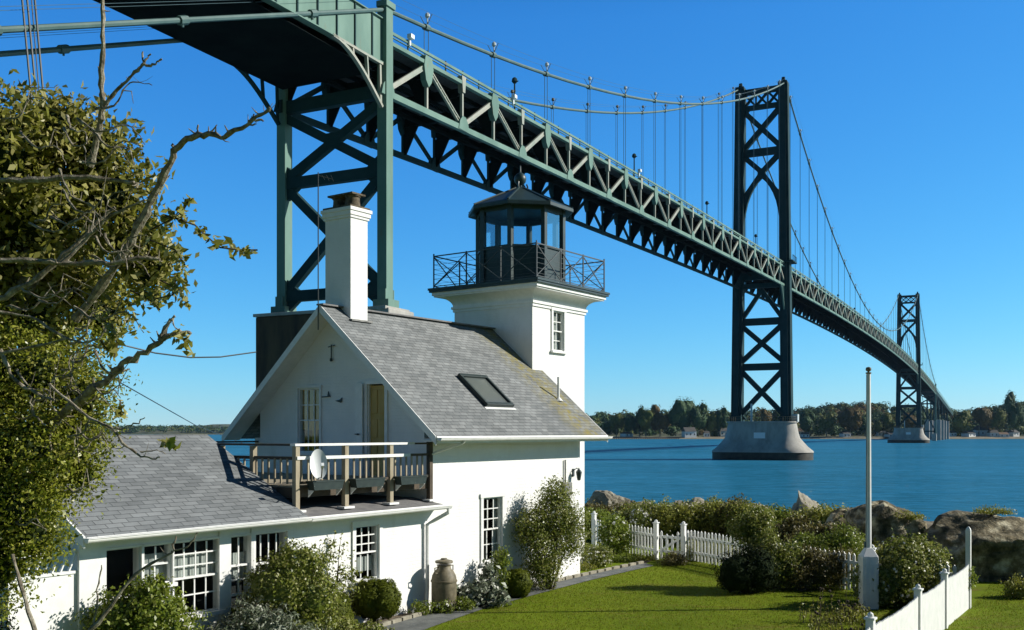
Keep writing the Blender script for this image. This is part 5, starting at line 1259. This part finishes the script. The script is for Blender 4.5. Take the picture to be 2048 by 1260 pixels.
gt = mb.build('gate', M['trim'], pk); rb.beam(A_[2] + d * .12 + Vector((0, 0, .25)), G2 - d * .12 + Vector((0, 0, .68)), .03, .06); rb.build('gate_frame', M['trim'], gt)
# close white board fence at the lower right
FP = [Vector((9.80, 21.4, GW)), Vector((9.80, 21.4, GW)) - E1 * 2.55, Vector((9.80, 21.4, GW)) - E1 * 4.75, Vector((9.80, 21.4, GW)) - E1 * 7.6, Vector((9.80, 21.4, GW)) - E1 * 10.5]
fx = []
base0 = Vector((9.72, 21.3, GW)); dirF = Vector((.553, .833, 0)).normalized()
def fence_px(px): a = along(base0, dirF, px); return base0 + dirF * a
FPs = [base0, fence_px(1889), fence_px(1836), fence_px(1741), fence_px(1741) - dirF * 2.6, fence_px(1741) - dirF * 5.2]
wf = empty('white_fence', FPs[2], 'close boarded white picket fence with capped posts running towards the lower right corner', 'fence')
for i, p in enumerate(FPs):
    mb = MB()
    if i == 0: mb.box((p.x, p.y, p.z + .8), dirF * .05, Vector((-dirF.y, dirF.x, 0)) * .05, (0, 0, .85)); mb.lathe((p.x, p.y, p.z + 1.65), [(.07, 0), (.06, .04), (.01, .09)], 4, math.atan2(dirF.y, dirF.x) + pi / 4)
    else: post(mb, p, .99, .055)
    mb.build('post', M['trim'], wf)
for p, q in zip(FPs[:-1], FPs[1:]):
    mb = MB(); rb = MB(); a = p - dirF * .08; b = q + dirF * .08; d = b - a; L = d.length; d.normalize(); nn = Vector((d.y, -d.x, 0)); nn = nn if nn.x > 0 else -nn
    n = int(L / .088)
    for i in range(n):
        c = a.lerp(b, (i + .5) / n); h = .95 - .035 * sin(pi * (i + .5) / n) + rnd.uniform(-.006, .006)
        zz = Vector((0, 0, 1)); w0 = d * .041; k = nn * .002
        mb.prism([c - w0 + k, c + w0 + k, c + w0 + k + zz * (h - .03), c + k + zz * h, c - w0 + k + zz * (h - .03)], nn * .018)
    for hh_ in (.22, .7): rb.box((a + b) / 2 + Vector((0, 0, hh_)) - nn * .02, d * L / 2, nn * .02, (0, 0, .035))
    s_ = mb.build('picket_panel', M['trim'], wf); rb.build('rail', M['trim'], s_)

# boulders
LB = 'rocks along the shore'
def rock(px, y, rx, ry, rz, hc, mt, lab, seed, rot=0.0, planes=(), cuts=9):
    x = u_(px) * y; o = boulder_mb((x, y, hc + HC), rx, ry, rz, seed, rot=rot, planes=planes, cuts=cuts).build('boulder', M[mt], None, loc=(x, y, hc + HC - rz * .8), smooth=True); tag(o, lab, 'boulder', LB)
rock(1618, 32.5, 1.0, .9, 1.45, -3.1, 'rock', 'pointed pale boulder standing up in the hedge against the water', 3, 0, [((-.97, 0, .22), .42), ((.50, -.35, .80), .42), ((.1, -.9, .3), .55)], 4)
rock(1778, 27.5, 1.45, 1.0, 1.45, -3.0, 'rock_brown', 'brown boulder behind the flagpole with green growth along its sloping top', 5, .1, [((.40, -.15, .85), .62), ((-.6, -.2, .75), .75), ((-.1, -.95, .2), .7)], 5)
rock(2062, 26.0, 2.9, 2.0, 1.75, -3.45, 'rock_brown', 'huge brown boulder with a sunlit flat top behind the tall fence post', 8, -.05, [((.06, -.42, .9), .60), ((-.55, -.5, .7), .82), ((-.15, -.97, -.05), .58), ((0, .1, 1), .78)], 2)
rock(1697, 29.5, .9, .7, 1.0, -3.2, 'rock_brown', 'dark boulder half hidden by the flagpole', 23, .3)
rock(1745, 30.5, 1.0, .8, 1.05, -3.25, 'rock', 'bluish grey rock tip just left of the green topped boulder', 25, 0, [((.5, -.2, .8), .5), ((-.6, 0, .8), .5)], 5)
rock(1202, 38.3, .85, .8, .75, -2.95, 'rock', 'dark grey boulder at the water beside the house corner', 11)
rock(1232, 38.6, .7, .7, .65, -3.05, 'rock', 'second grey boulder from the house corner at the water', 13, .5)
rock(1262, 38.8, .6, .6, .55, -3.15, 'rock', 'third and lowest grey boulder from the house corner', 14, 1.1)
rock(1290, 39.0, .9, .6, .40, -3.1, 'rock', 'low pale boulder above the white flowering bushes', 15)
rock(1398, 37.6, 1.0, .8, .85, -3.1, 'rock', 'pale slab of rock tilted to the right at the shore behind the gate', 17, 0, [((.42, -.3, .85), .40), ((-.6, 0, .8), .6)], 4)
rock(1372, 36.9, .6, .5, .55, -2.95, 'rock', 'small tilted slab left of the large pale slab', 18, .2, [((.3, -.3, .9), .4)], 4)
rock(1455, 37.9, 1.7, .8, .40, -2.95, 'rock', 'long low pale rock on the shore behind the hedge', 19, -.1, [((.1, -.2, .95), .5)], 4)
rock(1862, 30.5, 1.2, .9, .6, -3.25, 'rock', 'low rock at the shore between the two large brown boulders', 27)
0 and rock(2052, 21.8, .5, .4, .4, -3.65, 'rock', 'small rock at the right edge below the huge brown boulder', 29)
o = None

# ================================================================== GARDEN PLANTS
def gpt_(px, py): p = gp(px, py); return p.x, p.y
# dark evergreen beside the lawn
x, y = gpt_(1500, 1186)
shrub('evergreen_bush', 'round dark evergreen bush standing at the edge of the lawn before the picket fence', 'bush', x, y, GW, [(-.30, 0, .45, .50, .45, .50), (.15, .1, .5, .50, .45, .58)], 14000, .05, 'lf_dark', .03, out=.7, cf=.85)
x, y = gpt_(1552, 1178)
shrub('shrub', 'tall leafy green shrub growing just right of the dark evergreen', 'shrub', x, y, GW, [(0, 0, .55, .45, .4, .55), (-.35, .2, 1.15, .40, .35, .5), (.35, 0, .6, .38, .35, .5), (-.35, .3, 1.6, .35, .3, .35), (-.7, .4, 1.35, .3, .3, .3)], 15000, .06, 'lf_rose', .07, out=.5, stems=8)
x, y = gpt_(1600, 1182)
shrub('shrub', 'low twiggy bush before the pickets between the evergreen and the flagpole', 'shrub', x, y, GW, [(0, .2, .35, .55, .35, .40), (.6, .2, .4, .5, .35, .45), (1.05, .3, .45, .4, .35, .5), (.3, .3, .75, .35, .3, .2)], 12000, .05, 'lf_moss', .06, stems=10)
x, y = gpt_(1680, 1165)
shrub('shrub', 'bright green climbing shrub spilling over the fence left of the flagpole', 'shrub', x, y + .3, GW, [(-.3, 0, .7, .5, .4, .45), (.2, 0, .95, .45, .4, .4), (.4, .1, .5, .45, .4, .4), (-.75, .1, .9, .3, .3, .25), (.1, 0, .4, .6, .4, .4)], 15000, .055, 'lf_lime', .07, stems=8)
# rosebush behind the white fence
x, y = gpt_(1850, 1222)
shrub('rose_bush', 'big mounded rose bush with pale blooms behind the white fence', 'bush', x - .15, y + .5, GW, [(-.55, .2, .5, .6, .5, .6), (.15, .3, .75, .65, .55, .75), (-.15, -.1, .7, .6, .5, .7), (.6, .5, .75, .5, .4, .6), (-.55, .0, .4, .45, .4, .5)], 26000, .065, 'lf_rose', .05, flowers=120, fsize=.05, stems=10)
x, y = gpt_(1928, 1214); shrub('vine', 'small green vine clinging to the tall end post of the white fence', 'vine', x - .03, y - .12, GW, [(0, 0, .55, .13, .1, .28), (.12, 0, .7, .1, .1, .2)], 700, .05, 'lf_lime', .03, corem=False, stems=3)
# sea hedge beyond the picket fence: individual bushes
hedge = [(1190, 1052, 34, .6, .9, 'lf_lime', 'yellow green bush just beyond the fence by the house corner', 0), (1228, 1070, 30.6, .55, .82, 'lf_lime', 'lime bush with pale blooms spilling over the low end of the picket fence', 90), (1275, 1045, 34, .9, .9, 'lf_rose', 'white flowering bush above the left pickets', 300), (1312, 1040, 34.5, .8, 1.0, 'lf_rose', 'white flowering bush behind the gate post', 300),
         (1350, 1040, 34, .9, 1.0, 'lf_hedge', 'olive hedge bush directly behind the gate', 0), (1398, 1035, 34, 1.0, 1.05, 'lf_hedge', 'olive hedge bush right of the gate', 0), (1450, 1035, 33.5, 1.0, 1.05, 'lf_moss', 'brown green hedge bush behind the long picket run', 0), (1505, 1035, 33, 1.0, 1.1, 'lf_hedge', 'hedge bush above the end of the pale pickets', 0), (1555, 1035, 32, 1.0, 1.05, 'lf_lime', 'lighter green hedge bush left of the pointed boulder', 0), (1580, 1040, 30.5, .9, .9, 'lf_moss', 'brownish bush below the pointed boulder', 0),
         (1640, 1040, 31, 1.1, 1.05, 'lf_hedge', 'olive bush right of the pointed boulder', 0), (1690, 1045, 30, 1.0, 1.0, 'lf_hedge', 'olive bush left of the flagpole at the waterside', 0), (1630, 1060, 28.5, .9, .8, 'lf_moss', 'dark brown green bush close behind the right pickets', 0), (1700, 1070, 27, .8, .75, 'lf_hedge', 'olive bush close behind the flagpole', 0), (1212, 1020, 36.5, 1.1, .8, 'lf_moss', 'dark bush among the shore rocks by the house', 0), (1270, 1020, 36.5, .9, .8, 'lf_hedge', 'scrub among the shore rocks above the white blooms', 60), (1340, 1010, 37, 1.0, .75, 'lf_hedge', 'scrub at the top of the bank left of the flat slab', 0),
         (1712, 1060, 27.4, .7, .65, 'lf_hedge', 'olive bush at the foot of the boulder behind the flagpole', 0), (1838, 1060, 27.2, .8, .6, 'lf_hedge', 'olive bush in the dip between the two big brown boulders', 0), (1660, 1060, 29.5, .9, .95, 'lf_rose', 'flecked green bush above the bright climbing shrub', 40)]
for px, py, y, rw, h, m_, lab, fl in hedge:
    x = u_(px) * y; top = (1.0 if h > .9 else .9)
    bl = [(rnd.uniform(-.6, .6) * rw, rnd.uniform(-.4, .4), h * rnd.uniform(.5, .95), rw * .5, .6, h * .5) for _ in range(6)]
    shrub('hedge_bush', lab, 'bush', x, y, ground_z(x, y) - .05, bl, 9000, .085, m_, .09, out=.25, group='hedge bushes between fence and shore', flowers=fl, fsize=.08, stems=4)
for (px, y, s_, hc, lab) in ((1815, 27.0, .5, -2.25, 'green growth draped over the boulder right of the flagpole'), (1985, 26.2, .42, -2.05, 'tuft of plants growing on top of the huge brown boulder')):
    x = u_(px) * y; shrub('moss_clump', lab, 'plant', x, y, hc + HC - .1, [(-.15, 0, .06, .3, .3, .11), (.2, -.1, .03, .3, .3, .09)], 1500, .05, 'lf_hedge', .05, corem=False, stems=3)
x, y = gpt_(1405, 1122)
shrub('shrub', 'low pink flecked bushes at the foot of the pickets right of the gate', 'shrub', x, y + .1, GW, [(-.3, 0, .25, .4, .3, .3), (.25, 0, .25, .4, .3, .32), (.7, -.1, .22, .35, .3, .28)], 6000, .05, 'lf_hedge', .06, flowers=60, fsize=.03)
x, y = gpt_(1345, 1130); shrub('shrub', 'dark low clump in front of the scooped gate', 'shrub', x, y, GW, [(0, 0, .12, .4, .3, .2)], 2500, .045, 'lf_moss', .05)
# plants along the house wall
x, y = gpt_(1190, 1134); shrub('hydrangea', 'white flowering hydrangea at the end corner of the house', 'bush', x, y, GW, [(0, 0, .25, .42, .35, .32)], 4500, .055, 'lf_rose', .04, flowers=170, fsize=.045)
p = H(Lat(1100, -.7), -.7, GZ); shrub('rose_bush', 'tall loose rose bush climbing the sunlit wall below the lantern', 'bush', p.x, p.y, GW, [(-.15, -.1, .9, .45, .4, .6), (.1, .1, 1.7, .55, .45, .55), (-.45, -.2, 1.45, .4, .35, .45), (.45, .3, 1.3, .42, .4, .6), (.15, .2, 2.2, .35, .3, .35), (-.2, 0, .4, .4, .35, .4)], 22000, .055, 'lf_rose', .085, per=7, corem=False, stems=16, flowers=60, fsize=.05, lump=.3)
p = H(Lat(1035, -.7), -.7, GZ); shrub('boxwood', 'small clipped boxwood below the tall main wall window', 'boxwood', p.x, p.y, GW, [(0, 0, .3, .32, .32, .34)], 12000, .028, 'lf_box', .012, out=.8, shell=.08, lump=.09, cf=.9)
p = H(Lat(965, -.75), -.75, GZ); shrub('hosta', 'broad leaved garden plant with pale tips beside the wall window', 'plant', p.x, p.y, GW, [(0, 0, .22, .5, .4, .3), (-.3, -.1, .15, .35, .3, .25), (.1, .25, .5, .16, .15, .35)], 1700, .13, 'lf_grey', .06, aspect=.45, corem=False, flowers=40, fsize=.05)
p = H(Lat(995, -.5), -.5, GZ); shrub('flowering_plant', 'upright leafy plant growing in front of the main wall window', 'plant', p.x, p.y, GW, [(0, 0, .5, .2, .2, .45), (.1, .05, .8, .15, .15, .3)], 1500, .06, 'lf_lime', .05, corem=False)
p = H(Lat(842, -.35), -.35, GZ); shrub('flowering_plant', 'low mixed garden plants in front of the milk can', 'plant', p.x, p.y, GW, [(0, 0, .08, .2, .15, .16), (.45, .2, .08, .22, .15, .14), (.8, .5, .08, .25, .15, .16)], 2400, .05, 'lf_lime', .05, corem=False, flowers=45, fsize=.06)
# boxwoods left of the milk can (clipped)
def at_px(px, pyc, y): return u_(px) * y
x, y = gpt_(753, 1232); y = 19.4; x = u_(753) * y
shrub('boxwood', 'clipped boxwood ball below the lean-to window', 'boxwood', x, y, GW, [(-.12, 0, .5, .36, .36, .40), (.14, 0, .5, .33, .34, .38)], 26000, .03, 'lf_box', .012, out=.8, shell=.08, lump=.09, cf=.9)
y = 18.1; x = u_(662) * y; shrub('boxwood', 'clipped boxwood left of the window ball, beside the large bush', 'boxwood', x, y, GW, [(0, 0, .42, .38, .36, .42)], 22000, .03, 'lf_box', .012, out=.8, shell=.08, lump=.09, cf=.9)
y = 17.0; x = u_(575) * y; shrub('rose_bush', 'big dense bush against the porch windows below the gutter end', 'bush', x, y, GW, [(-.1, 0, 1.05, .62, .5, .55), (.15, .1, 1.45, .46, .4, .38), (.4, .1, .9, .45, .4, .5), (-.35, -.1, .5, .55, .4, .5), (.1, 0, .4, .7, .4, .4)], 30000, .055, 'lf_rose', .05, stems=12, flowers=20, fsize=.05, cf=.8)
y = 18.85; x = u_(672) * y; shrub('vine', 'loose wispy vine on the white wall left of the lean-to window', 'vine', x, y, GW, [(0, 0, 1.1, .35, .12, .6), (.2, 0, .8, .2, .12, .4), (-.2, .0, 1.5, .2, .1, .2)], 650, .06, 'lf_rose', .08, per=4, corem=False, stems=8, flowers=12, fsize=.05)
y = 16.2; x = u_(500) * y; shrub('flowering_plant', 'silvery leaved perennials below the narrow porch window', 'plant', x, y, GW, [(-.3, 0, .35, .45, .4, .35), (.3, 0, .45, .5, .4, .42), (.0, .1, .7, .3, .3, .3), (.8, 0, .3, .5, .4, .3)], 7500, .075, 'lf_grey', .06, aspect=.3, stems=10, flowers=60, fsize=.05)
y = 17.6; x = u_(620) * y; shrub('flowering_plant', 'low leafy perennials at the bottom edge before the boxwoods', 'plant', x, y, GW, [(-.3, 0, .25, .45, .35, .28), (.4, 0, .22, .5, .35, .25), (1.0, .1, .15, .4, .3, .18)], 6500, .055, 'lf_rose', .05, stems=6, flowers=40, fsize=.045)
y = 14.8; x = u_(285) * y; shrub('shrub', 'bright green leafy shrub in front of the left porch windows', 'shrub', x, y, GW, [(-.3, 0, 1.0, .5, .45, .35), (.2, 0, 1.1, .42, .4, .4), (.35, -.1, .75, .5, .4, .4), (-.4, 0, .6, .5, .4, .4), (.1, 0, 1.4, .22, .25, .2), (0, 0, .3, .6, .5, .4)], 15000, .065, 'lf_lime', .06, stems=12, lump=.3)
# tall sparse garden bed in front of the flagpole
for i, (px, y, w, lab) in enumerate(((1655, 19.6, .5, 'sparse upright stalks left of the flagpole base'), (1705, 19.8, .35, 'tangle of garden stalks in front of the flagpole base'), (1690, 18.2, .6, 'low seedy plants at the bottom edge of the lawn bed'))):
    x = u_(px) * y; r = empty('garden_stalks', (x, y, GW), lab, 'plant', 'stalks in the lawn bed')
    mb = MB(); pts = []
    for k in range(60):
        a, b = rnd.uniform(-w, w), rnd.uniform(-.35, .35); h = rnd.uniform(.12, .5 if k % 7 else .75) * (.75 if i == 1 else 1)
        p0 = Vector((x + a, y + b, GW - .02)); p1 = p0 + Vector((rnd.uniform(-.08, .08), rnd.uniform(-.08, .08), h)); mb.tube([p0, (p0 + p1) / 2 + Vector((.015, 0, 0)), p1], [.005, .004, .003], 4, False)
        for _ in range(7): pts.append(p0.lerp(p1, rnd.uniform(.2, 1)) + Vector((rnd.gauss(0, .025), rnd.gauss(0, .025), 0)))
        if k % 7 == 0: mb.lathe(p1, [(.004, -.02), (.025, 0), (.025, .03), (.004, .04)], 6)
    mb.build('stem', M['twig'], r); P = np.array([p[:] for p in pts]); fast('leaves', leaf_verts(P, rand_dirs(len(P)), .06, .4, .4), 4, M['lf_hedge'], r)

# ================================================================== NEAR TREE AT LEFT
def treepos(px, py, d): return at(px, py, d)
tr = empty('tree', (u_(60) * 7.9, 8.0, GW), 'large leafy tree with bare lichen covered branches filling the left edge', 'tree')
def tb(px, py, d, rx, ry): p = at(px, py, d); s_ = d / FPX; return (p.x, p.y, p.z, rx * s_, rx * s_ * .75, ry * s_)
up = [tb(0, 300, 8.2, 125, 130), tb(110, 270, 8.4, 85, 85), tb(60, 420, 8.6, 150, 150), tb(185, 300, 8.5, 78, 75), tb(215, 390, 8.6, 85, 80), tb(120, 540, 9.2, 150, 110), tb(262, 470, 8.6, 80, 70), tb(300, 540, 8.7, 66, 62), tb(40, 640, 8.8, 120, 100), tb(-80, 480, 8.6, 150, 250), tb(190, 620, 9.2, 70, 70)]
lo = [tb(60, 760, 8.2, 165, 110), tb(160, 800, 8.0, 60, 70), tb(40, 900, 7.8, 150, 110), tb(150, 890, 7.9, 62, 80), tb(30, 1010, 7.6, 90, 80), tb(60, 1070, 7.6, 62, 75), tb(-30, 1130, 7.6, 90, 120), tb(165, 950, 7.9, 38, 36), tb(20, 1010, 7.9, 110, 110), tb(-120, 900, 8, 160, 300)]
P, D = clumped(up, 30000, 14, .06, .5, .35); fast('crown', leaf_verts(P, D, .072, .5, .18, fold=.12), 4, M['lf_tree'], tr)
P, D = clumped(lo, 60000, 14, .055, .4, .3); fast('crown', leaf_verts(P, D, .033, .6, .25), 4, M['lf_ivy'], tr)
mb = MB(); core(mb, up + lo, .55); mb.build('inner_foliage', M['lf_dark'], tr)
tk = at(30, 1900, 8.3)
def branch(pts, r0, r1, wob=.012, n=6, sub=5):
    P_ = [at(*p) for p in pts]; out = []; 
    for i in range(len(P_) - 1):
        a0 = P_[max(i - 1, 0)]; a1 = P_[i]; a2 = P_[i + 1]; a3 = P_[min(i + 2, len(P_) - 1)]
        for k in range(sub):
            t = k / sub; q = 0.5 * ((2 * a1) + (-a0 + a2) * t + (2 * a0 - 5 * a1 + 4 * a2 - a3) * t * t + (-a0 + 3 * a1 - 3 * a2 + a3) * t ** 3)
            out.append(q + Vector((rnd.gauss(0, wob), 0, rnd.gauss(0, wob))))
    out.append(P_[-1]); m = len(out); rs = [(r0 + (r1 - r0) * (i / (m - 1)) ** .8) * rnd.uniform(.72, 1.3) for i in range(m)]
    return out, rs
bm_ = MB()
def br(pts, r0, r1, wob=.006, spurs=0, sub=5):
    bm_ = MB(); o, rs = branch(pts, r0 * .74, r1 * .72, wob, sub=sub); bm_.tube(o, rs, 7)
    for _ in range(spurs):
        i = rnd.randrange(1, len(o) - 1); d = Vector((rnd.uniform(-1, 1), rnd.uniform(-.5, .5), rnd.uniform(-.6, 1))).normalized(); L = rnd.uniform(.03, .11)
        bm_.tube([o[i], o[i] + d * L * .5, o[i] + d * L + Vector((0, 0, .02))], [rs[i] * .45, rs[i] * .32, rs[i] * .15], 5)
    bm_.build('branch', M['bark'], tr, smooth=True); return o
trm = MB(); o, rs = branch([(-110, 1950, 8.3), (-100, 1500, 8.4), (-60, 1100, 8.5), (-30, 800, 8.6), (60, 500, 8.6), (40, 300, 8.5)], .17, .05, .02); trm.tube(o, rs, 10); trm.build('trunk', M['bark'], tr, smooth=True)
br([(150, 640, 8.2), (240, 520, 8), (285, 440, 7.9), (318, 370, 7.8), (350, 300, 7.7), (395, 270, 7.6), (450, 270, 7.5), (500, 245, 7.4), (540, 215, 7.35)], .055, .018, .009, 34)
br([(395, 268, 7.6), (397, 250, 7.6)], .014, .006); br([(350, 305, 7.7), (347, 288, 7.7)], .02, .012); br([(500, 243, 7.4), (520, 240, 7.4), (525, 243, 7.4)], .014, .008); br([(500, 240, 7.4), (508, 228, 7.4)], .012, .006)
br([(180, 330, 7.9), (195, 270, 7.8), (205, 215, 7.7), (202, 170, 7.7), (206, 90, 7.6), (204, 0, 7.6), (203, -80, 7.5)], .045, .014, .004, 3)
br([(207, 213, 7.7), (240, 175, 7.65), (270, 145, 7.6), (287, 128, 7.6)], .024, .014, .003, 3); br([(287, 128, 7.6), (286, 103, 7.6)], .012, .008); br([(286, 127, 7.6), (302, 108, 7.6)], .012, .008); br([(287, 130, 7.6), (308, 130, 7.6), (324, 118, 7.6)], .014, .009)
br([(80, 870, 7.8), (160, 800, 7.6), (220, 752, 7.5), (270, 715, 7.45), (320, 682, 7.4), (352, 662, 7.4), (382, 668, 7.4)], .05, .02, .009, 26); br([(320, 684, 7.4), (335, 650, 7.4), (350, 632, 7.4)], .03, .014, .004, 3)
br([(-30, 520, 7.5), (60, 520, 7.5), (130, 527, 7.5), (200, 527, 7.5), (290, 515, 7.5), (320, 520, 7.5)], .038, .02, .006, 14)
br([(0, 600, 7.6), (80, 550, 7.6), (140, 500, 7.6), (190, 450, 7.6), (230, 415, 7.6)], .035, .015, .006, 6); br([(120, 530, 7.5), (180, 470, 7.5), (225, 430, 7.4), (290, 400, 7.4)], .022, .012, .005, 4)
br([(-20, 360, 7.7), (60, 362, 7.7), (160, 355, 7.7), (260, 365, 7.7), (272, 372, 7.7)], .045, .018, .006, 6); br([(-20, 620, 7.3), (60, 635, 7.3), (120, 670, 7.2), (165, 685, 7.2), (200, 675, 7.2), (212, 655, 7.2)], .016, .009, .003)
br([(-10, 710, 7.3), (60, 695, 7.3), (130, 678, 7.3)], .02, .012, .003, 2); br([(0, 700, 7.3), (30, 760, 7.3), (80, 790, 7.3), (110, 800, 7.2)], .02, .012, .004, 2)
br([(100, 770, 7.2), (170, 830, 7.1), (225, 858, 7.0), (250, 890, 7.0), (290, 915, 7.0), (320, 915, 7.0)], .016, .009, .004, 3); br([(225, 858, 7), (262, 850, 7), (290, 835, 7)], .012, .006)
br([(280, 905, 7), (310, 900, 7), (332, 908, 7)], .008, .004); br([(60, 790, 7.2), (70, 830, 7.2), (90, 850, 7.2)], .012, .007)
br([(25, 1110, 6.2), (45, 1180, 6.1), (75, 1280, 6.0)], .012, .018, .002); br([(150, 1290, 7), (210, 1230, 7), (270, 1150, 7), (345, 1105, 7)], .024, .012, .004, 2); br([(345, 1105, 7), (352, 1072, 7)], .01, .006); br([(345, 1105, 7), (380, 1090, 7), (395, 1065, 7)], .01, .006); br([(190, 1250, 7), (195, 1180, 7), (203, 1130, 7)], .01, .006)
for _ in range(46):
    px, py = rnd.uniform(-10, 210), rnd.uniform(215, 1040); a = rnd.uniform(-1.1, 1.1); L = rnd.uniform(60, 150) * (.75 if py > 650 else 1); d0 = rnd.uniform(7.25, 7.7)
    o_ = br([(px, py, d0 + .15), (px + L * .35 * cos(a), py - L * .35 * sin(a) + 8, d0), (px + L * .7 * cos(a + .25), py - L * .7 * sin(a + .25), d0), (px + L * cos(a), py - L * sin(a), d0 - .1)], .014, .004, .004, 4)
    q = o_[len(o_) // 2]
    mb = MB(); mb.tube([q, q + Vector((rnd.uniform(.02, .12), 0, rnd.uniform(-.1, .14))), q + Vector((rnd.uniform(.08, .25), -.03, rnd.uniform(-.16, .26)))], [.005, .004, .002], 5); mb.build('twig', M['bark'], tr)
# outlying sprays of leaves
mb = MB(); pts = []
for path in ([(300, 460), (340, 440), (365, 425), (380, 395)], [(330, 430), (390, 450), (410, 470), (440, 495), (480, 500), (515, 500)], [(320, 560), (360, 580), (375, 612)], [(350, 660), (370, 680), (375, 700)], [(200, 640), (225, 650), (235, 690), (228, 715)], [(240, 800), (245, 835)], [(300, 480), (350, 500), (370, 530)], [(200, 680), (215, 700)], [(320, 620), (300, 600), (260, 580)], [(330, 880), (345, 895)], [(300, 600), (345, 590), (352, 560)]):
    P_ = [at(a, b, 7.3) for a, b in path]; mb = MB(); mb.tube(P_, [.006] * len(P_), 4, False); pts = []
    for a, b in zip(P_[:-1], P_[1:]):
        for _ in range(13): q = a.lerp(b, rnd.random()); pts.append((q.x + rnd.gauss(0, .025), q.y + rnd.gauss(0, .03), q.z + rnd.gauss(0, .025)))
    tw_ = mb.build('twig', M['twig'], tr); P = np.array(pts); fast('leaves', leaf_verts(P, rand_dirs(len(P)), .075, .5, .3), 4, M['lf_tree'], tw_)
P = np.array([at(345, 880, 6.9)[:], at(342, 890, 6.9)[:]]); fast('leaves', leaf_verts(P, np.array([[0, -1, 0], [0, -1, .2]]), .1, .7, .9), 4, M['lf_lime'], tr)
# wind-bared rosa thicket in the shade left of the porch
y = 13.6; x = u_(40) * y; shrub('shrub', 'dark shrub in the shadow below the left tree', 'shrub', x - .6, y, GW, [(0, 0, .8, .5, .5, .7)], 4000, .06, 'lf_dark', .06)

for i, (px, py, lab) in enumerate(((1120, 1150, 'low green ground plants at the path edge beside the rose bush'), (1165, 1140, 'low plants at the path edge below the house corner'), (1245, 1124, 'low plants along the path before the left pickets'), (1285, 1121, 'small dark plants at the foot of the gate post'))):
    x, y = gpt_(px, py); shrub('ground_plant', lab, 'plant', x, y, GW, [(0, 0, .05, .4, .2, .13), (-.35, .1, .05, .3, .18, .12)], 2200, .045, 'lf_hedge' if i % 2 else 'lf_lime', .05, corem=False, stems=3, group='low plants along the path')

y = 22.6; x = u_(2040) * y; shrub('shrub', 'small olive shrub at the right edge below the huge brown boulder', 'shrub', x, y, GW, [(0, 0, .15, .35, .3, .28), (.3, .1, .1, .3, .3, .22)], 4000, .05, 'lf_hedge', .05, out=.3)

# ================================================================== AIR
mb = MB(); mb.box((0, 1000, 49), (2000, 0, 0), (0, 2600, 0), (0, 0, 52)) 
hz = bpy.data.materials.new('air'); hz.use_nodes = True; hz.node_tree.nodes.clear()
pv = hz.node_tree.nodes.new('ShaderNodeVolumePrincipled'); ho = hz.node_tree.nodes.new('ShaderNodeOutputMaterial'); hz.node_tree.links.new(pv.outputs[0], ho.inputs['Volume'])
pv.inputs['Color'].default_value = (0.45, 0.72, 1.0, 1); pv.inputs['Density'].default_value = 0.00003; pv.inputs['Anisotropy'].default_value = 0.2
tag(mb.build('haze', hz), kind='stuff', label='thin bluish sea air over the bay', cat='haze')
